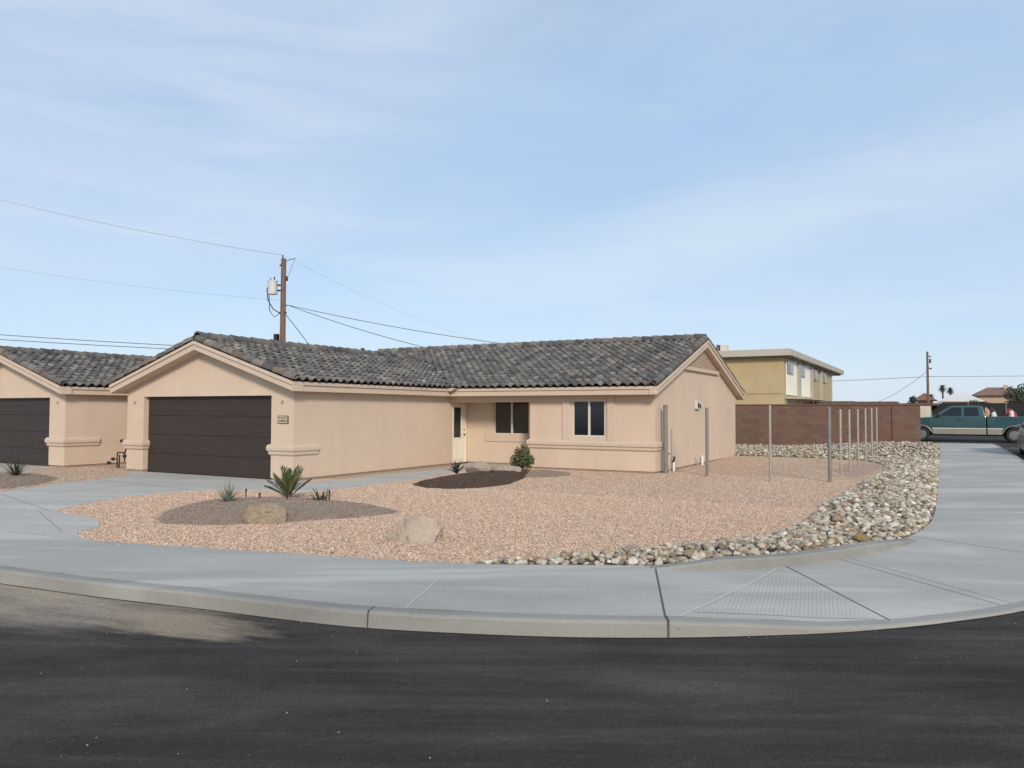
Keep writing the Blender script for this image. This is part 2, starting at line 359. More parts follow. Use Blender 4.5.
# ------------------------------------------------------------------ ground, road, pavements
def grid_sheet(name, x0, x1, y0, y1, nx, ny, zf, m):
    b = MB(); xs = np.linspace(x0, x1, nx+1); ys = np.linspace(y0, y1, ny+1)
    b.v = [(x, y, zf(x, y)) for y in ys for x in xs]; b.c = [(1,1,1)] * len(b.v)
    b.f = [(j*(nx+1)+i, j*(nx+1)+i+1, (j+1)*(nx+1)+i+1, (j+1)*(nx+1)+i) for j in range(ny) for i in range(nx)]
    return structure(b.build(name, m))
M['desert'] = mat('desert_ground', (.30, .23, .17), (.40, .32, .24), .5, .95)
grid_sheet('ground', -1500, 1500, -600, 3000, 60, 72, lambda x, y: -.35 + G(y), M['desert'])
grid_sheet('road', -70, 70, -45, 130, 28, 70, lambda x, y: -.13 + G(y), M['asphalt'])

def catmull(pts, sub):
    P = [Vector((*p, 0)) for p in pts]; out = []
    for i in range(len(P)-1):
        p0 = P[max(i-1, 0)]; p1 = P[i]; p2 = P[i+1]; p3 = P[min(i+2, len(P)-1)]
        for k in range(sub):
            t = k/sub
            out.append(.5*((2*p1) + (p2-p0)*t + (2*p0-5*p1+4*p2-p3)*t*t + (3*p1-p0-3*p2+p3)*t**3))
    out.append(P[-1]); return [(p.x, p.y) for p in out]
OUT = [(-24,3.4),(-18,3.65),(-13,4.05),(-8.7,4.5),(-7.3,4.65),(-6.1,4.84),(-4.9,5.0),(-4.28,5.13),(-3.6,5.36),(-2.76,5.71),(-1.99,6.13),(-1.35,6.56),(-.86,6.93),(-.37,7.39),(.08,7.9),(.6,8.6),(1.3,9.9),(1.9,11.8),(2.2,14),(2.3,17),(2.33,25),(2.25,33),(1.95,41.6)]
INN = [(-24,5.1),(-18,5.35),(-13,5.75),(-9.6,6.1),(-8.0,6.45),(-6.63,6.74),(-5.5,7.0),(-4.9,7.18),(-4.47,7.32),(-3.73,7.7),(-2.86,8.16),(-2.3,8.45),(-1.95,8.75),(-1.63,9.1),(-1.35,9.55),(-1.0,10.2),(-.6,11.3),(-.38,12.3),(-.22,13.8),(-.18,17),(-.2,25),(-.23,33),(-.27,41.6)]
OUTZ = [0]*10 + [-.01, -.05, -.09, -.11, -.115, -.115, -.115, -.09, -.03, 0, 0, 0, 0]
SUB = 5
oc = catmull(OUT, SUB); ic = catmull(INN, SUB)
oz = list(np.interp(np.linspace(0, len(OUT)-1, len(oc)), range(len(OUT)), OUTZ))
TOP = .015
def edge_in(i, w):              # point w metres in from the kerb edge
    a = Vector(oc[i]); b = Vector(ic[i]); return a + (b-a).normalized()*w
CW = .15
b = MB(); K = 5
for i in range(len(oc)):
    a = edge_in(i, CW); q = Vector(ic[i])
    for k in range(K+1):
        p = a.lerp(q, k/K); b.v.append((p.x, p.y, TOP + oz[i]*(1-k/K) + G(p.y)))
b.c = [(1,1,1)]*len(b.v)
b.f = [(i*(K+1)+k, (i+1)*(K+1)+k, (i+1)*(K+1)+k+1, i*(K+1)+k+1) for i in range(len(oc)-1) for k in range(K)]
sidewalk = structure(b.build('sidewalk', M['concrete'], smooth=True)); sidewalk['world_built'] = 1
b = MB()
prof = [(CW, 0), (.03, -.004), (.012, -.012), (0, -.03), (-.012, -.20)]
for i in range(len(oc)):
    for k_, (w, z) in enumerate(prof):
        p = edge_in(i, w); zz = TOP + oz[i] + z + G(p.y) + .004*noise.noise((p.x*2.3, p.y*2.3, 0)) - (.008*max(0, noise.noise((p.x*9, p.y*9, 5))-.35) if k_ in (1, 2) else 0)
        b.v.append((p.x, p.y, max(zz, -.2+G(p.y))))
n = len(prof); b.c = [(1,1,1)]*len(b.v)
b.f = [(i*n+k, i*n+k+1, (i+1)*n+k+1, (i+1)*n+k) for i in range(len(oc)-1) for k in range(n-1)]
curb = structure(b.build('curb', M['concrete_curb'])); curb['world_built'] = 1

def curb_joint(i, w=.016):
    a = Vector(oc[i]); d = (Vector(oc[i+1])-a).normalized(); o_ = (a-Vector(ic[i])).normalized(); b = MB(); g = G(a.y)
    P_ = lambda u, v, z: (a.x+d.x*u+o_.x*v, a.y+d.y*u+o_.y*v, z+g)
    zt = TOP + oz[i]
    for z0, z1, v0, v1 in ((-.14, zt-.02, .0, .014), (zt-.02, zt+.003, -CW, .004)):
        A = [P_(-w/2,v0,z0),P_(w/2,v0,z0),P_(w/2,v1,z0),P_(-w/2,v1,z0),P_(-w/2,v0,z1),P_(w/2,v0,z1),P_(w/2,v1,z1),P_(-w/2,v1,z1)]
        b.add(A, [(0,3,2,1),(4,5,6,7),(0,1,5,4),(1,2,6,5),(2,3,7,6),(3,0,4,7)])
    b.build('curb_joint', M['joint'], curb)
for i, w_ in ((35, .008), (50, .014)): curb_joint(i, w_)
b = MB()
for i in range(len(oc)):
    a = Vector(oc[i]); o_ = (a-Vector(ic[i])).normalized(); w0 = .010; w1 = w0 + .012 + .03*max(0, noise.noise((a.x*1.7, a.y*1.7, 3)))
    for w in (w0-.02, w1): b.v.append((a.x+o_.x*w, a.y+o_.y*w, -.1265+G(a.y)))
b.c = [(1,1,1)]*len(b.v); b.f = [(2*i, 2*i+2, 2*i+3, 2*i+1) for i in range(len(oc)-1)]
b.build('gutter_line', mat('gutter_dirt', (.012,.011,.010), (.05,.044,.036), 6, .95), curb)
OCn = np.array(oc); ICn = np.array(ic)
from mathutils.bvhtree import BVHTree
WB = BVHTree.FromPolygons([tuple(v.co) for v in sidewalk.data.vertices] + [tuple(v.co) for v in curb.data.vertices], [tuple(p.vertices) for p in sidewalk.data.polygons] + [tuple(k + len(sidewalk.data.vertices) for k in p.vertices) for p in curb.data.polygons])
def walk_z(x, y):
    h = WB.ray_cast(Vector((x, y, 5)), Vector((0, 0, -1)))
    return h[0].z if h[0] is not None else TOP + G(y)
def joint(p, q, w, m, parent=sidewalk, lift=.004):
    b = MB(); a = Vector(p); c = Vector(q); d = (c-a).normalized(); nn = Vector((-d.y, d.x))*w/2; S = 14
    for k in range(S+1):
        r = a.lerp(c, k/S)
        for s in (-1, 1): b.v.append((r.x+nn.x*s, r.y+nn.y*s, walk_z(r.x, r.y)+lift))
    b.c = [(1,1,1)]*len(b.v); b.f = [(2*k, 2*k+2, 2*k+3, 2*k+1) for k in range(S)]
    return b.build('joint', m, parent)
joint((-2.80, 8.17), (-2.06, 6.26), .017, M['joint']); joint((-2.06, 6.26), (-1.99, 6.14), .02, M['joint'])
joint((-1.96, 6.32), (-1.62, 8.80), .02, M['joint_pale'])
joint((-1.60, 8.98), (-.45, 7.47), .012, M['joint']); joint((-1.16, 9.72), (.42, 8.60), .012, M['joint_soft']); joint((-1.05, 9.85), (.52, 8.74), .010, M['joint_faint'])
joint((-.42, 11.9), (1.7, 11.4), .016, M['joint_soft'])
for y in (15.5, 19, 22.5, 26, 29.5, 33, 36.5, 40): joint((-.2, y), (2.2, y), .016, M['joint_soft'])
joint((-4.75, 7.18), (-4.05, 5.34), .012, M['joint_pale'])

# raised kerb along the back of the ramp
def strip_curb(i0, i1, w, hmax, m, name):
    b = MB(); idx = list(range(i0, i1+1))
    for t, i in enumerate(idx):
        f = min(1, t/6, (len(idx)-1-t)/6); hgt = TOP + max(.0, hmax*f)
        a = Vector(ic[i]); d = (Vector(oc[i])-a).normalized()
        zi = walk_z(a.x, a.y) if False else TOP
        for off, z in ((w, -.02), (w, hgt-.015), (w-.015, hgt+.001), (0, hgt+.001), (0, -.02)):
            p = a + d*off; b.v.append((p.x, p.y, z + G(p.y)))
    b.c = [(1,1,1)]*len(b.v); n = 5
    b.f = [(i*n+k, i*n+k+1, (i+1)*n+k+1, (i+1)*n+k) for i in range(len(idx)-1) for k in range(n-1)]
    b.f += [tuple(range(n)), tuple(range(len(b.v)-1, len(b.v)-n-1, -1))]
    o = structure(b.build(name, m)); o['world_built'] = 1; return o
strip_curb(50, 82, .17, .10, M['concrete_curb'], 'back_curb')
# grooved ramp panel
b = MB(); T = [(-1.90, 6.54), (-.55, 7.42), (-1.58, 8.70)]; S = 16
for i in range(S+1):
    for j in range(S+1-i):
        u, v = i/S, j/S; x = T[0][0]*(1-u-v)+T[1][0]*u+T[2][0]*v; y = T[0][1]*(1-u-v)+T[1][1]*u+T[2][1]*v
        b.v.append((x, y, walk_z(x, y)+.004))
idx = {}; q = 0
for i in range(S+1):
    for j in range(S+1-i): idx[i, j] = q; q += 1
for i in range(S):
    for j in range(S-i):
        b.f.append((idx[i,j], idx[i+1,j], idx[i,j+1]))
        if j < S-i-1: b.f.append((idx[i+1,j], idx[i+1,j+1], idx[i,j+1]))
b.c = [(1,1,1)]*len(b.v); b.build('ramp_panel', M['concrete_groove'], sidewalk)

# the lot: gravel ground right up to the pavement
lot = [(x, y) for x, y in ic] + [(-.5, 41.6), (-.5, 36.2), (-5, 38), (-5, 110), (-60, 110), (-60, 5.0)]
b = MB()
xs = sorted({round(x, 3) for x in np.linspace(-60, 0, 31)})
def lot_mesh():
    bm = bmesh.new(); vs = [bm.verts.new((x, y, 0)) for x, y in lot]; bm.faces.new(vs)
    for yy in (25, 30, 36, 60):
        g = bm.verts[:] + bm.edges[:] + bm.faces[:]
        bmesh.ops.bisect_plane(bm, geom=g, plane_co=(0, yy, 0), plane_no=(0, 1, 0))
    for v in bm.verts: v.co.z = G(v.co.y)
    bmesh.ops.triangulate(bm, faces=bm.faces[:])
    me = bpy.data.meshes.new('gravel_yard'); bm.to_mesh(me); bm.free(); me.materials.append(M['gravel'])
    o = bpy.data.objects.new('gravel_yard', me); COL.objects.link(o); return structure(o)
lot_mesh()

DRIVE = [(-19.7,13.6),(-18.44,12.45),(-17.84,10.41),(-16.93,8.67),(-16.3,7.2),(-16.4,5.47),(-13,5.76),(-10.9,5.98),(-9.75,6.1),(-10.12,6.19),(-10.55,6.42),(-10.72,6.85),(-11.2,7.15),(-11.73,7.40),(-12.4,7.42),(-13.05,7.55),(-13.7,8.6),(-14.05,9.6),(-13.95,10.8),(-13.5,11.45),(-12.6,11.68),(-12.0,11.85),(-11.6,12.25),(-11.45,13.0),(-11.5,14.2),(-11.6,16),(-11.8,17.4),(-11.7,18.6),(-11.2,19.5),(-10.95,20.3),(-10.95,21.3),(-13.64,21.3),(-13.64,20.4),(-13.15,20.1),(-13.1,14.4),(-13.3,13.62)]
def poly_slab(name, poly, m, z):
    bm = bmesh.new(); top = bm.faces.new([bm.verts.new((x, y, z)) for x, y in poly])
    r = bmesh.ops.extrude_face_region(bm, geom=[top]); 
    for e in r['geom']:
        if isinstance(e, bmesh.types.BMVert): e.co.z -= .1
    bmesh.ops.triangulate(bm, faces=bm.faces[:])
    bmesh.ops.recalc_face_normals(bm, faces=bm.faces[:])
    me = bpy.data.meshes.new(name); bm.to_mesh(me); bm.free(); me.materials.append(m)
    o = bpy.data.objects.new(name, me); COL.objects.link(o); o['world_built'] = 1; return structure(o)
driveway = poly_slab('driveway', DRIVE, M['concrete_drive'], .012)
NDRIVE = [(-28.9,13.4),(-23.0,13.4),(-22.6,12.3),(-22.9,10.4),(-22.6,8.6),(-21.5,7.2),(-20.5,5.28),(-24,5.12),(-33,5.0),(-33,7)]
poly_slab('neighbour_driveway', NDRIVE, M['concrete_drive'], .012)
def djoint(p, q, w=.014, m='joint_soft'):
    b = MB(); a = Vector(p); c = Vector(q); d = (c-a).normalized(); nn = Vector((-d.y, d.x))*w/2
    b.quad((*(a-nn), .016), (*(c-nn), .016), (*(c+nn), .016), (*(a+nn), .016)); b.build('joint', M[m], driveway)
djoint((-13.3,7.42), (-10.8,6.35)); djoint((-18.3, 11.5), (-13.9, 11.0)); djoint((-16.6, 13.5), (-15.2, 6.0)); djoint((-13.1, 16), (-11.6, 16)); djoint((-13.1,13.9),(-11.5,13.5)); djoint((-13.2,18.3),(-11.8,18.1))
djoint((-16.9, 8.6), (-13.1, 7.5))

# planting mounds
def mound(name, poly, h, m, label, cat):
    pc = catmull(poly + [poly[0]], 6)[:-1]; cx = sum(p[0] for p in pc)/len(pc); cy = sum(p[1] for p in pc)/len(pc)
    pc = [(x + .07*noise.noise((x*2.3, y*2.3, 4)) + .04*noise.noise((x*7, y*7, 2)), y + .07*noise.noise((x*2.3, y*2.3, 8)) + .04*noise.noise((x*7, y*7, 6))) for x, y in pc]
    b = MB(); R = 7; n = len(pc)
    for r in range(R+1):
        f = 1 - r/R*.98
        for x, y in pc:
            X = cx+(x-cx)*f; Y = cy+(y-cy)*f
            w = 1 + (.05*noise.noise((X*3, Y*3, 1)) if r == 0 else 0)
            X = cx+(X-cx)*w; Y = cy+(Y-cy)*w
            b.v.append((X, Y, -.02 + h*(1-f**2.6) + .03*(1 if r else 0) + .014*noise.noise((X*4, Y*4, 0)) + G(Y)))
    b.c = [(1,1,1)]*len(b.v)
    b.f = [(r*n+k, r*n+(k+1) % n, (r+1)*n+(k+1) % n, (r+1)*n+k) for r in range(R) for k in range(n)] + [tuple(range(R*n, R*n+n))]
    o = b.build(name, m, smooth=True); tag(o, label, cat, kind='stuff'); return pc, (cx, cy, h)
MND1 = [(-11.3,8.2),(-10.3,7.55),(-9.4,7.9),(-8.6,8.9),(-8.0,10.3),(-8.9,10.9),(-10.2,10.9),(-11.5,10.6),(-12.1,9.6)]
MND2 = [(-10.9,14.55),(-10.2,14.0),(-9.4,14.1),(-8.95,14.8),(-8.95,15.8),(-9.35,17.2),(-9.7,18.4),(-10.3,19.5),(-11.1,18.4),(-11.2,17),(-11.1,15.6)]
MND3 = [(-10.2,18.3),(-9.4,17.5),(-8.75,18.2),(-9.0,19.3),(-10.3,19.9)]
MNDN = [(-17.6,9.2),(-18.4,10.5),(-19.6,11.4),(-21.3,11.4),(-22.2,10.2),(-21.4,8.8),(-19.2,8.4)]
DARK_PATCH = [(-2.95,24.4),(-2.3,22.4),(-1.95,22.9),(-1.8,25.5),(-1.95,27.6),(-2.7,26.6)]  # outline of a patch where gravel and stones are coloured darker
m1, m1c = mound('planting_mound', MND1, .15, M['mulch_grey'], 'grey brown decomposed granite mound with boulder and palm in front of the garage', 'planting bed')
m2, m2c = mound('mulch_bed', MND2, .14, M['mulch_dark'], 'dark brown mulch bed beside the porch walk', 'planting bed')
m3, m3c = mound('planting_mound', MND3, .06, M['mulch_grey'], 'small sandy brown patch beside the dark mulch bed under the front wall', 'planting bed')
mn, mnc = mound('planting_mound', MNDN, .13, M['mulch_grey'], 'grey brown mound in front of the neighbouring garage at the left edge', 'planting bed')

def in_poly(P, poly):
    x, y = P[:,0], P[:,1]; inside = np.zeros(len(P), bool); j = len(poly)-1
    for i in range(len(poly)):
        xi, yi = poly[i]; xj, yj = poly[j]
        if yi != yj:
            cnd = ((yi > y) != (yj > y)) & (x < (xj-xi)*(y-yi)/(yj-yi)+xi); inside ^= cnd
        j = i
    return inside

# river-rock bed outline
ROCK = [(-4.62,7.30),(-4.3,7.42),(-3.73,7.7),(-2.86,8.16),(-2.3,8.45),(-1.95,8.75),(-1.63,9.1),(-1.35,9.55),(-1.0,10.2),(-.6,11.3),(-.38,12.3),(-.22,13.8),(-.18,17),(-.2,25),(-.23,33),(-.25,35.3),(-12,35.3),(-12,30.0),(-6.8,29.3),(-4.6,29.4),(-2.4,28.8),(-1.75,27.2),(-1.65,25),(-1.75,22),(-1.85,19),(-1.95,16),(-1.95,13.5),(-1.95,11.9),(-2.2,10.7),(-2.8,9.8),(-3.5,8.85),(-4.0,8.0),(-4.55,7.50)]
def bulk(name, base_v, base_f, pos, size, rot_axis_rand, colr, m, squash=(1,1,.7)):
    # many low stones in one mesh
    n = len(pos); nv = len(base_v[0]); nb = len(base_v)
    which = RNG.integers(0, nb, n)
    V = np.array(base_v)[which]                             # n, nv, 3
    q = RNG.normal(size=(n, 4)); q /= np.linalg.norm(q, axis=1)[:,None]
    w, x, y, z = q.T
    Rm = np.stack([np.stack([1-2*(y*y+z*z), 2*(x*y-z*w), 2*(x*z+y*w)], -1), np.stack([2*(x*y+z*w), 1-2*(x*x+z*z), 2*(y*z-x*w)], -1), np.stack([2*(x*z-y*w), 2*(y*z+x*w), 1-2*(x*x+y*y)], -1)], -2)
    V = np.einsum('nij,nvj->nvi', Rm, V) * np.array(squash) * size[:,None,None] + pos[:,None,:]
    F = np.array(base_f)                                    # nf, 3
    FF = (F[None] + (np.arange(n)*nv)[:,None,None]).reshape(-1, 3)
    me = bpy.data.meshes.new(name); me.vertices.add(n*nv); me.vertices.foreach_set('co', V.astype(np.float32).ravel())
    me.loops.add(FF.size); me.loops.foreach_set('vertex_index', FF.astype(np.int32).ravel())
    me.polygons.add(len(FF)); me.polygons.foreach_set('loop_start', np.arange(0, FF.size, 3, dtype=np.int32))
    me.update(calc_edges=True)
    a = me.color_attributes.new('col', 'FLOAT_COLOR', 'POINT')
    C4 = np.concatenate([colr, np.ones((n,1))], 1); a.data.foreach_set('color', np.repeat(C4, nv, 0).astype(np.float32).ravel())
    me.materials.append(m); o = bpy.data.objects.new(name, me); COL.objects.link(o); return o
def stone_shapes(sub, count, amp, cuts=0):
    out = []; fs = None
    for s in range(count):
        bm = bmesh.new(); bmesh.ops.create_icosphere(bm, subdivisions=sub, radius=1)
        sc = Vector((random.uniform(.75, 1.2), random.uniform(.7, 1.0), random.uniform(.6, .95)))
        planes = [(Vector((random.gauss(0,1), random.gauss(0,1), random.gauss(0,1))).normalized(), random.uniform(.55, .85)) for _ in range(cuts)]
        for v in bm.verts:
            d = v.co.normalized(); r = 1 + amp*noise.noise(d*1.7 + Vector((s*9.1, 0, 0)))
            p = d*r
            for nn, k in planes:
                e = p.dot(nn)
                if e > k: p = p - nn*(e-k)
            v.co = Vector((p.x*sc.x, p.y*sc.y, p.z*sc.z))
        bm.verts.ensure_lookup_table(); out.append([tuple(v.co) for v in bm.verts]); fs = [[v.index for v in f.verts] for f in bm.faces]; bm.free()
    return out, fs
CAMP = np.array([0, 0, 1.7])
# pale pink crushed gravel
def gravel_pts(n, x0, x1, y0, y1):
    return np.stack([RNG.uniform(x0, x1, n), RNG.uniform(y0, y1, n)], 1)
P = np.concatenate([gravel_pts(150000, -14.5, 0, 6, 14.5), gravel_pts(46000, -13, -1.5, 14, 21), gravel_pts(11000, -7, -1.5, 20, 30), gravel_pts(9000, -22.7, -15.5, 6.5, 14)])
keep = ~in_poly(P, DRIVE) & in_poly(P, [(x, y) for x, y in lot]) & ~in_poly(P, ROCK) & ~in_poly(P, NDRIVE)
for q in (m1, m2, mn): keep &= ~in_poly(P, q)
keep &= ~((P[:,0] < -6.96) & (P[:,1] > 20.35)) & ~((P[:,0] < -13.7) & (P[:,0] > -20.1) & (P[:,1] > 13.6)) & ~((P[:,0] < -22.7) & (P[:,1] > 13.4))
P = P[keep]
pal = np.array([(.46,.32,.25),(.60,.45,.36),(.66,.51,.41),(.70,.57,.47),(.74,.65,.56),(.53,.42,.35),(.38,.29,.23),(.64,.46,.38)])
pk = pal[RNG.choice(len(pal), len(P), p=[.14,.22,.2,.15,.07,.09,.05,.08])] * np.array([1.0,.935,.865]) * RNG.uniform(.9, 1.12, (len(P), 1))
pk = np.where(in_poly(P, catmull(DARK_PATCH + [DARK_PATCH[0]], 5)[:-1])[:,None], pk*np.array([.74,.68,.66]), pk)
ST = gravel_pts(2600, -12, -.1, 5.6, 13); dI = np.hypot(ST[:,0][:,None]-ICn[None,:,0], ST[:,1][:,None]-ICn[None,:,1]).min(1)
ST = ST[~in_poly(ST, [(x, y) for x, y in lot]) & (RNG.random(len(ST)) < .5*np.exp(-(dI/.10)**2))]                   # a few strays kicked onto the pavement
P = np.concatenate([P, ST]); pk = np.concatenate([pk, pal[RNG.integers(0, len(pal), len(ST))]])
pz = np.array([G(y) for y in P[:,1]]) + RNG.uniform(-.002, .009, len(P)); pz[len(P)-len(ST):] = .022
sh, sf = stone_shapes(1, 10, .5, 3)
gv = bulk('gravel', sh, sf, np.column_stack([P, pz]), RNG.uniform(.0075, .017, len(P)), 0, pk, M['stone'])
tag(gv, 'pale pink crushed gravel covering the front yard', 'gravel', kind='stuff')

from mathutils.bvhtree import BVHTree
def top_of(name):
    out = []
    for o in COL.objects:
        if o.name.split('.')[0] == name: out.append(BVHTree.FromPolygons([tuple(v.co) for v in o.data.vertices], [tuple(p.vertices) for p in o.data.polygons]))
    return out
def scatter_on(poly, trees, n, s0, s1, pal_, label, name, cat, squash=(1,1,.7)):
    xs = [p[0] for p in poly]; ys = [p[1] for p in poly]; P = gravel_pts(n, min(xs), max(xs), min(ys), max(ys)); P = P[in_poly(P, poly)]; Z = []
    for x, y in P:
        z = max([h[0].z for h in (t.ray_cast(Vector((x, y, 5)), Vector((0,0,-1))) for t in trees) if h[0] is not None] or [0]); Z.append(z)
    pal_ = np.array(pal_); col_ = pal_[RNG.integers(0, len(pal_), len(P))] * RNG.uniform(.85, 1.15, (len(P), 1))
    o = bulk(name, sh, sf, np.column_stack([P, np.array(Z)+.002]), RNG.uniform(s0, s1, len(P)), 0, col_, M['stone'], squash)
    return tag(o, label, cat, kind='stuff')
TM = top_of('planting_mound'); TD = top_of('mulch_bed'); GP = [(.23,.17,.125),(.31,.24,.18),(.37,.30,.235),(.19,.14,.105),(.28,.20,.15),(.42,.35,.28)]
scatter_on(m1, TM, 17000, .006, .014, GP, 'grey brown decomposed granite chips on the mound with the palm', 'granite_chips', 'gravel')
scatter_on(mn, TM, 9000, .008, .016, GP, 'grey brown decomposed granite chips on the mound at the left edge', 'granite_chips', 'gravel')
scatter_on(m3, TM, 2200, .010, .018, GP, 'brown chips on the small patch under the front wall', 'granite_chips', 'gravel')
scatter_on(m2, TD, 11000, .010, .026, [(.06,.035,.024),(.085,.05,.034),(.11,.07,.048),(.045,.028,.02),(.14,.09,.06)], 'dark brown bark chips on the mulch bed by the porch', 'bark_chips', 'mulch', (1,.8,.45))
gp = gravel_pts(3000, -9, 6, 1.5, 8.5); do_ = np.hypot(gp[:,0][:,None]-OCn[None,:,0], gp[:,1][:,None]-OCn[None,:,1]); jj = do_.argmin(1)
outside = np.hypot(gp[:,0]-ICn[jj,0], gp[:,1]-ICn[jj,1]) > np.hypot(OCn[jj,0]-ICn[jj,0], OCn[jj,1]-ICn[jj,1]) + .03
dm_ = do_.min(1); gp = gp[outside & (RNG.random(len(gp)) < .06 + .9*np.exp(-(dm_/.12)**2))]
gt = bulk('road_grit', sh, sf, np.column_stack([gp, np.full(len(gp), -.126)]), RNG.uniform(.003, .010, len(gp)), 0, np.array([(.22,.195,.16)])*RNG.uniform(.5, 1.4, (len(gp),1)), M['stone'])
tag(gt, 'loose pale grit scattered over the dark asphalt and along the kerb', 'grit', kind='stuff')

# riprap
n = 16000; P = np.concatenate([gravel_pts(24000, -4.8, -.1, 7.2, 29), gravel_pts(7500, -9.5, -.1, 28.5, 35.4)])
P = P[in_poly(P, ROCK)]
def edge_dist(P, poly):
    d = np.full(len(P), 1e9)
    for i in range(len(poly)):
        a = np.array(poly[i]); bb = np.array(poly[(i+1) % len(poly)]); e = bb-a; t = np.clip(((P-a)@e)/(e@e), 0, 1); d = np.minimum(d, np.linalg.norm(P-(a+t[:,None]*e), axis=1))
    return d
ed = edge_dist(P, ROCK); P = P[ed > .03]; ed = ed[ed > .03]
size = RNG.uniform(.030, .066, len(P)); size = np.where(RNG.random(len(P)) < .08, size*1.5, size); size = np.minimum(size, ed*.9+.02)
back = np.clip((P[:,1]-30)/5, 0, 1) * np.clip((P[:,0]+6)/4, 0, 1)
zz = np.array([G(y) for y in P[:,1]]) + size*.35 + RNG.uniform(0, .09, len(P))*np.clip(ed/.4, 0, 1) + .27*back
rp = np.array([(.50,.44,.345),(.40,.33,.245),(.58,.52,.42),(.29,.21,.14),(.23,.20,.16),(.66,.61,.52),(.46,.355,.24),(.35,.305,.24)])
rc = rp[RNG.choice(len(rp), len(P), p=[.2,.17,.14,.11,.1,.09,.09,.1])] * RNG.uniform(.85, 1.15, (len(P), 1))
pos = np.column_stack([P, zz]); ang = size/np.linalg.norm(pos-CAMP, axis=1)
order = np.argsort(-ang); big = order[:298]; rest = order[298:]
rsh, rsf = stone_shapes(2, 14, .55, 7)
rk = bulk('riprap', rsh, rsf, pos[rest], size[rest], 0, rc[rest], M['rock'], (1,1,.72))
tag(rk, 'bed of mixed grey and tan angular rocks along the sidewalk and block wall', 'rock bed', kind='stuff')
# a dark soil sheet below the rocks
def flat_sheet(name, poly, m, z, label, cat):
    bm = bmesh.new(); bm.faces.new([bm.verts.new((x, y, z)) for x, y in poly])
    for yy in (25,): bmesh.ops.bisect_plane(bm, geom=bm.verts[:]+bm.edges[:]+bm.faces[:], plane_co=(0,yy,0), plane_no=(0,1,0))
    for v in bm.verts: v.co.z = z + G(v.co.y)
    bmesh.ops.triangulate(bm, faces=bm.faces[:])
    me = bpy.data.meshes.new(name); bm.to_mesh(me); bm.free(); me.materials.append(m)
    o = bpy.data.objects.new(name, me); COL.objects.link(o); o['kind'] = 'structure'; return o
flat_sheet('soil', ROCK, mat('rock_soil', (.12, .09, .065), (.2, .16, .12), 8, .95), .004, '', '')
flat_sheet('dark_gravel', catmull(DARK_PATCH + [DARK_PATCH[0]], 5)[:-1], mat('dark_gravel', (.33, .225, .175), (.44, .31, .245), 24, .9, bscale=40, bstr=.6), .004, '', '')
# the nearest rocks, one by one
meshes = []
for s in range(len(rsh)):
    me = bpy.data.meshes.new('rock'); me.from_pydata(rsh[s], [], rsf); meshes.append(me)
def rock_inst_mat():
    m, nt, p, N, L = nodes('loose_rock'); p.inputs['Roughness'].default_value = .92
    oi = N.new('ShaderNodeObjectInfo')
    st = []; w = [.2,.17,.14,.11,.1,.09,.09,.1]; acc = 0
    for k in range(8): st.append((min(acc, .999), tuple(rp[k]))); acc += w[k]
    base = ramp(nt, oi.outputs['Random'], st)
    for e in [x for x in N if x.type == 'VALTORGB']: e.color_ramp.interpolation = 'CONSTANT'
    t = tex(nt, 'ShaderNodeTexNoise', 2.2, detail=8); v = ramp(nt, t.outputs['Fac'], [(.3, (.7,)*3), (.7, (1.15,)*3)])
    L.new(mix(nt, 1.0, base, v, 'MULTIPLY'), p.inputs['Base Color'])
    t2 = tex(nt, 'ShaderNodeTexNoise', 5, detail=6); bump(nt, p, t2.outputs['Fac'], .6, .03)
    return m
RIM = rock_inst_mat()
for me in meshes: me.materials.append(RIM)
for k in big:
    o = bpy.data.objects.new('rock', meshes[random.randrange(len(meshes))]); COL.objects.link(o)
    o.location = pos[k]; o.scale = (size[k], size[k], size[k]*.72); o.rotation_euler = (random.uniform(-.5,.5), random.uniform(-.5,.5), random.uniform(0, 6.28))
    tag(o, 'angular rock lying in the loose rock border at the bend of the sidewalk', 'rock', 'rocks in the border along the curved sidewalk')
me = meshes[2].copy(); me.materials.clear(); me.materials.append(boulder_mat('yellow_rock', (.5,.33,.12), (.62,.44,.18), (.68,.52,.26)))
o = bpy.data.objects.new('rock', me); COL.objects.link(o); o.location = (-.98, 10.72, .10); o.scale = (.13, .12, .12)
tag(o, 'rounded yellow ochre rock among the grey border rocks near the bend of the raised curb', 'rock', 'rocks in the border along the curved sidewalk')
SKIP_AFTER_GROUND = False

